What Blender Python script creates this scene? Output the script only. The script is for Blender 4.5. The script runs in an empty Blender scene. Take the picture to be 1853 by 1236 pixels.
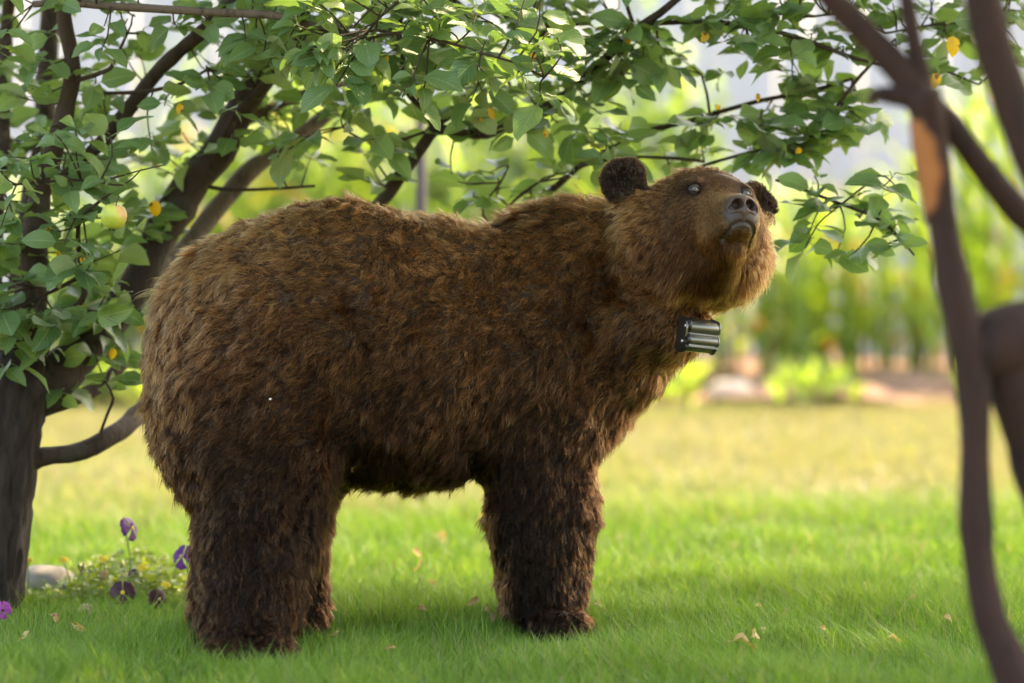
import bpy, math, random
import numpy as np
from mathutils import Vector, Matrix, kdtree

RNG = np.random.default_rng(7)
random.seed(7)
S = bpy.context.scene
COL = S.collection
R = math.radians
FPX, HZ, CH = 6177.0, 307.0, 1.15       # focal length in photo pixels, horizon row, camera height (m)

# ------------------------------------------------------------------ camera, sky, sun, exposure
cam = bpy.data.cameras.new('camera')
cam_o = bpy.data.objects.new('camera', cam)
COL.objects.link(cam_o)
cam_o.location = (0, 0, CH)
cam_o.rotation_euler = (R(90), 0, 0)
cam.sensor_width = 36
cam.lens = 36 * FPX / 1853
cam.shift_y = -(618 - HZ) / 1853
cam.clip_end = 2000
cam.dof.use_dof = True
cam.dof.focus_distance = 8.12
cam.dof.aperture_fstop = 1.5
S.camera = cam_o

SUN_EL, SUN_AZ = 50, 48                  # azimuth from +Y towards +X
world = bpy.data.worlds.new('World')
S.world = world
world.use_nodes = True
wn = world.node_tree
sky = wn.nodes.new('ShaderNodeTexSky')
sky.sky_type = 'NISHITA'
sky.sun_disc = False
sky.sun_elevation = R(SUN_EL)
sky.sun_rotation = R(SUN_AZ)
sky.dust_density = 3.0
sky.ozone_density = 0.6
wn.links.new(sky.outputs[0], wn.nodes['Background'].inputs[0])
wn.nodes['Background'].inputs[1].default_value = 0.15
sl = bpy.data.lights.new('sun', 'SUN')
sl.energy = 2.0
sl.angle = R(0.53)
sl.color = (1.0, 0.86, 0.66)
so = bpy.data.objects.new('sun', sl)
COL.objects.link(so)
sv = Vector((math.cos(R(SUN_EL)) * math.sin(R(SUN_AZ)), math.cos(R(SUN_EL)) * math.cos(R(SUN_AZ)), math.sin(R(SUN_EL))))
so.rotation_euler = sv.to_track_quat('Z', 'Y').to_euler()
so.location = sv * 30

vs = S.view_settings
S.display_settings.display_device = 'sRGB'
vs.view_transform = 'Standard'
vs.look = 'None'
vs.gamma = 1
vs.use_curve_mapping = False
vs.exposure = 2.62
vs.use_white_balance = True
vs.white_balance_temperature = 8200
vs.white_balance_tint = 10
S.render.engine = 'CYCLES'
S.cycles.use_denoising = True
S.cycles.max_bounces = 8
S.cycles.transparent_max_bounces = 8
S.cycles.sample_clamp_indirect = 6
S.cycles_curves.shape = 'RIBBONS'


# ------------------------------------------------------------------ helpers
def P(px, py, d):
    """Photo pixel at distance d -> world point."""
    return np.array(((px - 926.5) * d / FPX, d, CH - (py - HZ) * d / FPX))


def G(px, py):
    """Photo pixel on the lawn -> world point."""
    d = FPX * CH / (py - HZ)
    return np.array(((px - 926.5) * d / FPX, d, 0.0))


def PX(p):
    p = np.atleast_2d(p)
    return np.stack((926.5 + p[:, 0] * FPX / p[:, 1], HZ + (CH - p[:, 2]) * FPX / p[:, 1]), 1)


def tag(o, label=None, cat=None, group=None, kind=None):
    if label: o['label'] = label
    if cat: o['category'] = cat
    if group: o['group'] = group
    if kind: o['kind'] = kind
    return o


def link(name, data, parent=None, loc=None):
    o = bpy.data.objects.new(name, data)
    COL.objects.link(o)
    if parent is not None: o.parent = parent
    if loc is not None: o.location = [float(c) for c in loc]
    return o


def empty(name, loc, label, cat, group=None, rz=0.0):
    o = link(name, None, None, loc)
    o.empty_display_size = 0.1
    o.rotation_euler.z = rz
    return tag(o, label, cat, group)


def mesh(name, V, F, mat=None, smooth=True, uv=None, attrs=None):
    """V (n,3); F (m,3|4) array or a list of polygons; per-vertex uv and float attributes."""
    me = bpy.data.meshes.new(name)
    V = np.ascontiguousarray(V, dtype=np.float32)
    me.vertices.add(len(V))
    me.vertices.foreach_set('co', V.ravel())
    if isinstance(F, np.ndarray):
        k = F.shape[1]
        idx = np.ascontiguousarray(F, dtype=np.int32).ravel()
        tot = np.full(len(F), k, dtype=np.int32)
    else:
        idx = np.array([i for f in F for i in f], dtype=np.int32)
        tot = np.array([len(f) for f in F], dtype=np.int32)
    st = np.concatenate(([0], np.cumsum(tot)[:-1])).astype(np.int32)
    me.loops.add(len(idx))
    me.loops.foreach_set('vertex_index', idx)
    me.polygons.add(len(tot))
    me.polygons.foreach_set('loop_start', st)
    me.polygons.foreach_set('loop_total', tot)
    me.polygons.foreach_set('use_smooth', np.full(len(tot), smooth, dtype=bool))
    if uv is not None:
        ul = me.uv_layers.new(name='UVMap')
        ul.data.foreach_set('uv', np.ascontiguousarray(uv, dtype=np.float32)[idx].ravel())
    for k, a in (attrs or {}).items():
        at = me.attributes.new(k, 'FLOAT', 'POINT')
        at.data.foreach_set('value', np.ascontiguousarray(a, dtype=np.float32))
    me.update(calc_edges=True)
    if mat: me.materials.append(mat)
    return me


def catmull(pts, step):
    """pts (n,k): first three columns are the position -> resampled curve."""
    pts = np.asarray(pts, float)
    if len(pts) < 3:
        pts = np.array([pts[0] + (pts[1] - pts[0]) * t for t in (0, .5, 1)])
    q = np.vstack((2 * pts[0] - pts[1], pts, 2 * pts[-1] - pts[-2]))
    out = []
    for i in range(1, len(q) - 2):
        p0, p1, p2, p3 = q[i - 1:i + 3]
        n = max(2, int(np.linalg.norm((p2 - p1)[:3]) / step))
        t = (np.arange(n) / n)[:, None]
        out.append(.5 * (2 * p1 + (p2 - p0) * t + (2 * p0 - 5 * p1 + 4 * p2 - p3) * t ** 2 + (3 * p1 - p0 - 3 * p2 + p3) * t ** 3))
    out.append(q[-2][None])
    return np.vstack(out)


def tube_np(path, rad, n=8, bump=0.0, seed=0):
    """Tapered tube round a polyline -> V, F(quads), closed by end fans of quads."""
    path = np.asarray(path, float)
    rad = np.broadcast_to(rad, len(path)).astype(float)
    T = np.gradient(path, axis=0)
    T /= np.linalg.norm(T, axis=1)[:, None] + 1e-12
    ref = np.array((0, -1, 0.05)) if abs(T[0][1]) < .8 else np.array((0, 0.05, 1))
    N = np.cross(T, ref); N /= np.linalg.norm(N, axis=1)[:, None] + 1e-12
    B = np.cross(T, N)
    a = np.arange(n) / n * 2 * np.pi
    rg = np.random.default_rng(seed + 11)
    r = rad[:, None] * np.ones(n)[None]
    if bump:
        k = rg.normal(0, 1, (len(path), n))
        k = (k + np.roll(k, 1, 1) + np.roll(k, -1, 1) + np.roll(k, 1, 0) + np.roll(k, -1, 0)) / 2.4
        r = r * (1 + bump * k)
    V = path[:, None] + r[..., None] * (np.cos(a)[None, :, None] * N[:, None] + np.sin(a)[None, :, None] * B[:, None])
    m = len(path)
    i = np.arange(m - 1)[:, None] * n
    j = np.arange(n)[None]
    F = np.stack((i + j, i + (j + 1) % n, i + n + (j + 1) % n, i + n + j), -1).reshape(-1, 4)
    V = V.reshape(-1, 3)
    V = np.vstack((V, path[0] - T[0] * rad[0] * .3, path[-1] + T[-1] * rad[-1] * .5))
    c0, c1 = len(V) - 2, len(V) - 1
    cap0 = [(c0, (k + 2) % n, (k + 1) % n, k) for k in range(0, n, 2)]
    o = (m - 1) * n
    cap1 = [(c1, o + k, o + (k + 1) % n, o + (k + 2) % n) for k in range(0, n, 2)]
    return V, np.vstack((F, cap0, cap1))


def join(parts):
    """[(V,F)] -> one (V,F)"""
    vs_, fs_, o = [], [], 0
    for V, F in parts:
        vs_.append(V); fs_.append(F + o); o += len(V)
    return np.vstack(vs_), np.vstack(fs_)


def hash3(i, j, k):
    h = (i * 374761393 + j * 668265263 + k * 2147483647 ^ 0x5bd1e995) & 0xffffffff
    h = ((h ^ (h >> 13)) * 1274126177) & 0xffffffff
    h = ((h ^ (h >> 16)) * 2246822519) & 0xffffffff
    return ((h ^ (h >> 15)) & 0xffff) / 32768.0 - 1.0


def vnoise(p, scale, off=0):
    """Smooth value noise in [-1,1] at points p (n,3)."""
    q = np.asarray(p, float) * scale + off * 17.31 + 1000
    i = np.floor(q).astype(np.int64)
    f = q - i
    f = f * f * (3 - 2 * f)
    r = 0
    for a in (0, 1):
        for b in (0, 1):
            for c in (0, 1):
                w = (f[:, 0] if a else 1 - f[:, 0]) * (f[:, 1] if b else 1 - f[:, 1]) * (f[:, 2] if c else 1 - f[:, 2])
                r = r + w * hash3(i[:, 0] + a, i[:, 1] + b, i[:, 2] + c)
    return r


def unit(v):
    return v / (np.linalg.norm(v, axis=-1, keepdims=True) + 1e-9)


# ------------------------------------------------------------------ materials
class NT:
    def __init__(s, name):
        s.m = bpy.data.materials.new(name); s.m.use_nodes = True
        s.t = s.m.node_tree; s.n = s.t.nodes
        s.out = s.n['Material Output']; s.b = s.n['Principled BSDF']

    def new(s, t, **k):
        x = s.n.new('ShaderNode' + t)
        for a, v in k.items(): setattr(x, a, v)
        return x

    def l(s, a, b): s.t.links.new(a, b)

    def math(s, op, a, b=None):
        x = s.new('Math', operation=op)
        for i, v in enumerate((a, b)):
            if v is None: continue
            if isinstance(v, (int, float)): x.inputs[i].default_value = v
            else: s.l(v, x.inputs[i])
        return x.outputs[0]

    def mix(s, f, a, b, mode='MIX'):
        x = s.new('Mix', data_type='RGBA', blend_type=mode)
        for i, v in ((0, f), (6, a), (7, b)):
            if isinstance(v, (int, float)): x.inputs[i].default_value = v
            elif isinstance(v, tuple): x.inputs[i].default_value = (*v, 1)
            else: s.l(v, x.inputs[i])
        return x.outputs[2]

    def ramp(s, f, stops):
        x = s.new('ValToRGB')
        e = x.color_ramp.elements
        while len(e) < len(stops): e.new(0.5)
        for i, (p, c) in enumerate(stops): e[i].position = p; e[i].color = (*c, 1)
        s.l(f, x.inputs[0])
        return x.outputs[0]

    def noise(s, scale, detail=4, vec=None, rough=.55):
        x = s.new('TexNoise')
        x.inputs['Scale'].default_value = scale; x.inputs['Detail'].default_value = detail; x.inputs['Roughness'].default_value = rough
        if vec is not None: s.l(vec, x.inputs['Vector'])
        return x.outputs[0]

    def obj(s): return s.new('TexCoord').outputs['Object']

    def bump(s, h, strength=.5, dist=.01):
        x = s.new('Bump'); x.inputs[0].default_value = strength; x.inputs[1].default_value = dist
        s.l(h, x.inputs['Height']); s.l(x.outputs[0], s.b.inputs['Normal'])

    def col(s, c):
        if isinstance(c, tuple): s.b.inputs['Base Color'].default_value = (*c, 1)
        else: s.l(c, s.b.inputs['Base Color'])
        return s

    def set(s, **k):
        for a, v in k.items(): s.b.inputs[a.replace('_', ' ')].default_value = v
        return s

    def translucent(s, c, f):
        t = s.new('BsdfTranslucent')
        if isinstance(c, tuple): t.inputs[0].default_value = (*c, 1)
        else: s.l(c, t.inputs[0])
        a = s.new('MixShader'); a.inputs[0].default_value = f
        s.l(s.b.outputs[0], a.inputs[1]); s.l(t.outputs[0], a.inputs[2]); s.l(a.outputs[0], s.out.inputs[0])


def simple(name, c, rough=.6, noise_amt=.25, scale=40, **k):
    t = NT(name)
    n = t.noise(scale, 4, t.obj())
    t.col(t.mix(n, tuple(x * (1 - noise_amt) for x in c), tuple(x * (1 + noise_amt) for x in c)))
    t.set(Roughness=rough, **k)
    return t.m


def leaf_material(name, dark, light, back, trans=.42, vein=True, spots=None, rough=.42):
    """Leaf blade: u across (-1..1 stored 0..1), v along. Veins, upper/lower side, per-leaf tint."""
    t = NT(name)
    uv = t.new('UVMap').outputs[0]
    sx = t.new('SeparateXYZ'); t.l(uv, sx.inputs[0])
    u = t.math('ABSOLUTE', t.math('SUBTRACT', sx.outputs[0], .5))
    rnd = t.new('ObjectInfo').outputs['Random']
    at = t.new('Attribute', attribute_name='tint').outputs['Fac']
    r = t.math('FRACT', t.math('ADD', rnd, at))
    c = t.mix(r, dark, light)
    n = t.noise(30, 3, t.new('NewGeometry').outputs['Position'])
    c = t.mix(t.math('MULTIPLY', n, .5), c, tuple(.5 * (a + b) for a, b in zip(dark, light)))
    if vein:
        k = t.math('SINE', t.math('MULTIPLY', t.math('ADD', sx.outputs[1], t.math('MULTIPLY', u, -.75)), 48))
        side = t.math('GREATER_THAN', k, .90)
        mid = t.math('LESS_THAN', u, .022)
        f = t.math('MULTIPLY', t.math('MAXIMUM', mid, t.math('MULTIPLY', side, .5)), .55)
        c = t.mix(f, c, back)
        t.bump(t.math('ADD', t.math('MULTIPLY', k, -.2), n), .35, .004)
    if spots:
        s = t.noise(55, 2, t.new('NewGeometry').outputs['Position'])
        c = t.mix(t.math('GREATER_THAN', s, .62), c, spots)
    bf = t.new('NewGeometry').outputs['Backfacing']
    c2 = t.mix(bf, c, back)
    t.col(c2)
    t.set(Roughness=rough)
    t.b.inputs['Specular IOR Level'].default_value = .6
    tc = t.mix(1.0, c, (1.5, 1.6, .6), 'MULTIPLY')
    t.translucent(tc, trans)
    return t.m


def bark(name, a, b, scale=30, lichen=None):
    t = NT(name)
    mp = t.new('Mapping'); mp.inputs['Scale'].default_value = (1, 1, .28)
    t.l(t.new('NewGeometry').outputs['Position'], mp.inputs[0])
    v = t.new('TexVoronoi'); v.feature = 'DISTANCE_TO_EDGE'; v.inputs['Scale'].default_value = scale * 1.2
    t.l(mp.outputs[0], v.inputs['Vector'])
    n = t.noise(scale, 6, mp.outputs[0], .65)
    c = t.mix(n, a, b)
    c = t.mix(t.math('MULTIPLY', t.math('LESS_THAN', n, .42), .6), c, tuple(x * .55 for x in a))
    if lichen:
        n2 = t.noise(9, 3, t.new('NewGeometry').outputs['Position'])
        c = t.mix(t.math('MULTIPLY', t.math('GREATER_THAN', n2, .58), .55), c, lichen)
    t.col(c); t.set(Roughness=.85)
    t.bump(n, .9, .014)
    return t.m


M = {}
M['leaf'] = leaf_material('apple leaf', (.062, .138, .045), (.20, .30, .12), (.30, .37, .22), rough=.36)
M['leaf_yellow'] = leaf_material('yellowed leaf', (.55, .30, .02), (.75, .45, .03), (.5, .33, .06), spots=(.18, .07, .02))
M['leaf_far'] = leaf_material('shrub leaf', (.15, .24, .06), (.28, .36, .12), (.30, .36, .16), trans=.5, vein=False)
M['corn'] = leaf_material('corn leaf', (.18, .28, .05), (.34, .41, .10), (.32, .39, .13), trans=.55, vein=False)
M['bed_leaf'] = leaf_material('bed plant leaf', (.10, .17, .03), (.30, .32, .06), (.24, .28, .08), trans=.4, vein=False)
M['bark'] = bark('apple bark', (.024, .012, .007), (.062, .036, .021), 34, (.06, .054, .036))
M['bark_old'] = bark('old dark bark', (.012, .007, .0045), (.046, .027, .018), 40)
M['bark_lit'] = bark('painted lit bark', (.075, .05, .034), (.17, .12, .085), 34)  # bark copy with the light on these limbs put into its colour
M['bark_near'] = bark('dark bark', (.018, .0052, .0036), (.042, .0145, .0098), 26)
M['dry_leaf'] = leaf_material('dry fallen leaf', (.38, .22, .09), (.62, .46, .24), (.5, .38, .2), trans=.2, spots=(.25, .12, .05), rough=.7)
M['corn_dry'] = leaf_material('orange leaf', (.5, .25, .05), (.6, .38, .08), (.5, .3, .08), trans=.4, vein=False)
M['stone'] = simple('grey stone', (.26, .23, .20), .9, .35, 25)
M['stone_pale'] = simple('pale stone', (.5, .42, .36), .9, .25, 20)
M['stem'] = simple('green stem', (.14, .22, .05), .6, .2)
M['maroon'] = simple('maroon petal', (.055, .006, .022), .6, .3)
M['purple'] = simple('purple petal', (.12, .014, .17), .6, .25)
M['magenta'] = simple('magenta petal', (.36, .05, .30), .6, .25)
M['cream'] = simple('cream petal', (.55, .38, .22), .6, .15)
M['yellow'] = simple('yellow petal', (.75, .55, .03), .6, .15)
M['post'] = simple('dark violet post', (.05, .035, .06), .6, .2)
M['pink'] = simple('pink plastic', (.8, .12, .15), .3, .1)
M['white'] = simple('white plastic', (.8, .76, .7), .3, .05)
M['cyan'] = simple('turquoise plastic', (.12, .62, .70), .3, .1)


def lawn_mat():
    t = NT('lawn soil')
    pos = t.new('NewGeometry').outputs['Position']
    n = t.noise(1.3, 5, pos); n2 = t.noise(35, 4, pos)
    c = t.mix(n, (.10, .13, .03), (.24, .20, .08))
    c = t.mix(t.math('MULTIPLY', n2, .7), c, (.09, .075, .035))
    t.col(c); t.set(Roughness=.95)
    t.bump(n2, .6, .02)
    return t.m


def grass_mat():
    t = NT('grass blade')
    at = t.new('Attribute', attribute_name='tint').outputs['Fac']
    dry = t.new('Attribute', attribute_name='dry').outputs['Fac']
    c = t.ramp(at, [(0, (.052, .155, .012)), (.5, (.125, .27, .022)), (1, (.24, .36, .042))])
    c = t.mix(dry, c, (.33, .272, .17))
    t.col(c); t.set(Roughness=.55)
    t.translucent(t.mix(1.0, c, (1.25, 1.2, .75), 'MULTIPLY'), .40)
    return t.m


def soil_mat():
    t = NT('garden soil')
    pos = t.new('NewGeometry').outputs['Position']
    n = t.noise(14, 6, pos)
    t.col(t.mix(n, (.26, .13, .085), (.46, .29, .20))); t.set(Roughness=.95)
    t.bump(n, .8, .05)
    return t.m


def board_mat():
    t = NT('weathered board')
    mp = t.new('Mapping'); mp.inputs['Scale'].default_value = (14, 14, .8)
    t.l(t.new('NewGeometry').outputs['Position'], mp.inputs[0])
    n = t.noise(5, 6, mp.outputs[0], .7)
    rnd = t.new('ObjectInfo').outputs['Random']
    c = t.mix(n, (.44, .46, .52), (.64, .66, .72))
    c = t.mix(t.math('MULTIPLY', rnd, .35), c, (.50, .46, .46))
    t.col(c); t.set(Roughness=.85)
    t.bump(n, .5, .006)
    return t.m


M['lawn'], M['grass'], M['soil'], M['board'] = lawn_mat(), grass_mat(), soil_mat(), board_mat()

# ------------------------------------------------------------------ ground
o = link('ground', mesh('ground', [(-400, -60, 0), (400, -60, 0), (400, 600, 0), (-400, 600, 0)], np.array([[0, 1, 2, 3]]), M['lawn']))
tag(o, kind='structure')


def soil_bed():
    nx, ny = 120, 30
    x = np.linspace(-9, 9, nx); y = np.linspace(16.4, 19.9, ny)
    X, Y = np.meshgrid(x, y, indexing='ij')
    p = np.stack((X.ravel(), Y.ravel(), np.zeros(nx * ny)), 1)
    edge = np.clip((Y.ravel() - 16.4 - .5 * vnoise(p, 1.4)) / .5, 0, 1) * np.clip((19.9 - Y.ravel()) / .4, 0, 1)
    p[:, 2] = -.02 + edge * (.10 + .05 * vnoise(p, 3.0) + .03 * vnoise(p, 9))
    i = (np.arange(nx - 1)[:, None] * ny + np.arange(ny - 1)[None]).ravel()
    F = np.stack((i, i + ny, i + ny + 1, i + 1), 1)
    tag(link('garden_soil', mesh('garden_soil', p, F, M['soil'])), kind='structure')


soil_bed()


FEET = [(P(450, 0, 7.88)[0], 7.86), (P(525, 0, 8.3)[0], 8.26), (P(1012, 0, 8.26)[0], 8.18), (P(950, 0, 8.48)[0], 8.44)]


def make_grass():
    Vs, Fs, tint, dry, off = [], [], [], [], 0

    def zone(n, y0, y1, h0, w0, spread):
        nonlocal off
        y = y0 + (y1 - y0) * RNG.random(n)
        x = (RNG.random(n) * 2 - 1) * (.165 * y + spread)
        p = np.stack((x, y, np.zeros(n)), 1)
        patch = vnoise(p, 2.2, 1) * .5 + vnoise(p, 5, 2) * .5
        keep = (RNG.random(n) < .74 + .5 * patch) & (np.abs(vnoise(p, 9, 4)) > .03)
        p, patch = p[keep], patch[keep]; n = len(p)
        x_, y_ = p[:, 0], p[:, 1]
        h = h0 * np.clip(RNG.normal(1, .3, n), .35, 1.9) * (1 + .65 * patch)
        for fx, fy in FEET:
            h = h * (1 - .62 * np.exp(-(((x_ - fx) / .12) ** 2 + ((y_ - fy) / .13) ** 2)))
        az = RNG.random(n) * 2 * np.pi
        lean = np.abs(RNG.normal(.35, .3, n)) + .15
        wind = np.stack((vnoise(p, 1.7, 5) * .35, vnoise(p, 1.7, 6) * .25), 1)
        d = np.stack((np.cos(az) * lean + wind[:, 0], np.sin(az) * lean + wind[:, 1], np.zeros(n)), 1)
        az2 = az + np.pi / 2 + RNG.normal(0, .6, n)
        s = np.stack((np.cos(az2), np.sin(az2), np.zeros(n)), 1) * (w0 * (0.7 + .6 * RNG.random(n)))[:, None] * .5
        up = np.array((0, 0, 1.0))
        m = p + h[:, None] * (up * .55 + d * .28)
        tp = p + h[:, None] * (up * .92 + d * .95)
        V = np.stack((p - s, p + s, m + s * .8, m - s * .8, tp), 1).reshape(-1, 3)
        b = off + np.arange(n)[:, None] * 5
        Fs.append(np.concatenate((b + np.array([0, 1, 2]), b + np.array([0, 2, 3]), b + np.array([3, 2, 4]))))
        off += 5 * n
        tn = np.clip(.45 + .35 * patch + RNG.normal(0, .22, n), 0, 1)
        far = np.clip((p[:, 1] - 10.7 - .6 * vnoise(p, 1.3, 9)) / 2.2, 0, 1)
        dr = np.clip(np.where(RNG.random(n) < .06 + .42 * far * (1 + .7 * vnoise(p, .9, 3)), .6 + .4 * RNG.random(n), 0.05 + .50 * far * (1 + .6 * vnoise(p, 1.1, 8))), 0, 1)
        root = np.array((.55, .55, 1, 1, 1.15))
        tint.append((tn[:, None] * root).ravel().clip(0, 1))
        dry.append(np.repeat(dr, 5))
        Vs.append(V)

    zone(220000, 7.1, 9.3, .067, .0023, .25)
    zone(90000, 9.3, 11.6, .055, .0036, .4)
    zone(80000, 11.6, 17.1, .05, .006, .7)
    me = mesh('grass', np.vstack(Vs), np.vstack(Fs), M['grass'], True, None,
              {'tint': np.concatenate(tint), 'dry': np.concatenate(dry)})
    tag(link('grass', me), 'short green lawn grass, dry and yellow farther back', 'grass', kind='stuff')


make_grass()


# ------------------------------------------------------------------ fence
def fence():
    f = empty('board_fence', (0, 20.2, 0), 'tall weathered grey board fence behind the garden bed', 'fence')
    pitch, n = .165, 76
    bm = []
    for k in range(4):
        w, t, h = .161, .022, 2.75
        rg = np.random.default_rng(k)
        zs = np.linspace(0, h, 6)
        V, F = [], []
        for z in zs:
            e = rg.normal(0, .0025, 4)
            V += [(-w / 2 + e[0], -t / 2 + e[1], z), (w / 2 + e[2], -t / 2 + e[1], z), (w / 2 + e[2], t / 2 + e[3], z), (-w / 2 + e[0], t / 2 + e[3], z)]
        for i in range(5):
            for j in range(4):
                F.append((i * 4 + j, i * 4 + (j + 1) % 4, i * 4 + 4 + (j + 1) % 4, i * 4 + 4 + j))
        F += [(3, 2, 1, 0), (20, 21, 22, 23)]
        bm.append(mesh('board', V, F, M['board'], False))
    for i in range(n):
        b = link('board', bm[i % 4], f, ((i - n / 2) * pitch, RNG.normal(0, .006), .03))
        b.rotation_euler = (RNG.normal(0, .004), RNG.normal(0, .004), RNG.normal(0, .03))
        b.scale.z = 1 + RNG.normal(0, .01)
    L = n * pitch
    rail = mesh('rail', np.array([(x, y, z) for x in (-L / 2, L / 2) for y in (-.025, .025) for z in (-.05, .05)]),
                [(0, 1, 3, 2), (4, 6, 7, 5), (0, 4, 5, 1), (2, 3, 7, 6), (0, 2, 6, 4), (1, 5, 7, 3)], M['board'], False)
    for z in (.4, 1.4, 2.35):
        link('rail', rail, f, (0, .042, z))
    post = mesh('post', np.array([(x, y, z) for x in (-.05, .05) for y in (-.05, .05) for z in (0, 2.6)]),
                [(0, 1, 3, 2), (4, 6, 7, 5), (0, 4, 5, 1), (2, 3, 7, 6), (0, 2, 6, 4), (1, 5, 7, 3)], M['board'], False)
    for x in np.arange(-L / 2 + .3, L / 2, 2.4):
        link('post', post, f, (x, .12, 0))


fence()


# ------------------------------------------------------------------ leaves (shared builders)
def leaf_np(L=1.0, W=.56, fold=.25, curl=.35, twist=0.0, nv=6, petiole=.22, tipsharp=1.0, wav=0.0, seed=0):
    """Apple-like leaf along +X, up +Z. Returns V, F(quads), uv."""
    rg = np.random.default_rng(seed)
    V, uv = [], []
    us = (-1, -.5, 0, .5, 1)
    ph = rg.random() * 6
    for i in range(nv + 1):
        v = i / nv
        w = W * .5 * (math.sin(math.pi * v ** .80) ** .62 if 0 < v < 1 else 0) * (1 - .12 * v)
        if i == 0: w = .008
        if i == nv: w = .004
        ang = curl * v
        cx = math.sin(ang) / curl * L if curl else v * L
        cz = -(1 - math.cos(ang)) / curl * L if curl else 0
        for u in us:
            x = cx
            y = u * w
            z = cz + abs(u) * w * fold * 2 * .5 + wav * math.sin(7 * v + ph + (2 if u > 0 else 0)) * abs(u) * w
            tw = twist * v
            y, z = y * math.cos(tw) - (z - cz) * math.sin(tw), cz + y * math.sin(tw) + (z - cz) * math.cos(tw)
            V.append((x + petiole, y, z)); uv.append((.5 + u * .5, v))
    F = []
    k = len(us)
    for i in range(nv):
        for j in range(k - 1):
            F.append((i * k + j, (i + 1) * k + j, (i + 1) * k + j + 1, i * k + j + 1))
    if petiole:
        n0 = len(V)
        r = .012
        for x in (0, petiole + .03):
            V += [(x, -r, -r + .03 * (x == 0)), (x, r, -r + .03 * (x == 0)), (x, 0, r + .03 * (x == 0))]
            uv += [(.5, .02)] * 3
        for j in range(3):
            F.append((n0 + j, n0 + (j + 1) % 3, n0 + 3 + (j + 1) % 3, n0 + 3 + j))
    return np.array(V, float), np.array(F), np.array(uv, float)


def frames(d, up):
    """Rotation matrices whose X is d and whose Z leans to up. (n,3,3) with columns X,Y,Z"""
    X = unit(d)
    Y = unit(np.cross(up, X))
    Z = np.cross(X, Y)
    return np.stack((X, Y, Z), -1)


def scatter_leaves(variants, pos, rot, size, tint, rg):
    """Real joined leaf geometry -> V,F,uv,tint."""
    Vs, Fs, uvs, ts, off = [], [], [], [], 0
    which = rg.integers(0, len(variants), len(pos))
    for k, (V, F, uv) in enumerate(variants):
        m = np.where(which == k)[0]
        if not len(m): continue
        W = np.einsum('nij,vj->nvi', rot[m] * size[m][:, None, None], V) + pos[m][:, None]
        n, v = W.shape[:2]
        Vs.append(W.reshape(-1, 3))
        Fs.append((F[None] + (np.arange(n) * v)[:, None, None] + off).reshape(-1, F.shape[1]))
        uvs.append(np.tile(uv, (n, 1)))
        ts.append(np.repeat(tint[m], v))
        off += n * v
    return np.vstack(Vs), np.vstack(Fs), np.vstack(uvs), np.concatenate(ts)


LV = [leaf_np(1, w, f, c, t, 6, .24, 1, wv, i) for i, (w, f, c, t, wv) in enumerate((
    (.64, .25, .45, .1, .2), (.70, .15, .25, -.1, .25), (.58, .40, .7, .3, .15), (.66, .3, .9, -.3, .3),
    (.72, .2, .15, .2, .2), (.52, .5, .5, -.4, .1), (.66, .1, -.35, .15, .3), (.60, .35, 1.2, .25, .2)))]
LEAF_ME = []
for V, F, uv in LV:
    LEAF_ME.append(mesh('leaf', V, F, M['leaf'], True, uv))
YEL_ME = [mesh('leaf', V, F, M['leaf_yellow'], True, uv) for V, F, uv in LV[1:4]]
# light leaf for crowns outside the frame: 2 quads folded
LOW = [(np.array(((0, 0, 0), (.35, -.27, .06), (1, 0, -.12), (.35, .27, .06), (.5, 0, -.02)), float), np.array(((0, 1, 2, 4), (0, 4, 2, 3))),
        np.array(((.5, 0), (0, .4), (.5, 1), (1, .4), (.5, .5)), float))]

# ------------------------------------------------------------------ apple tree: traced limbs, (px, py, width px, depth)
def poly3(pts):
    return np.array([(*P(x, y, d), w * d / FPX * .5) for x, y, w, d in pts])


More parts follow.
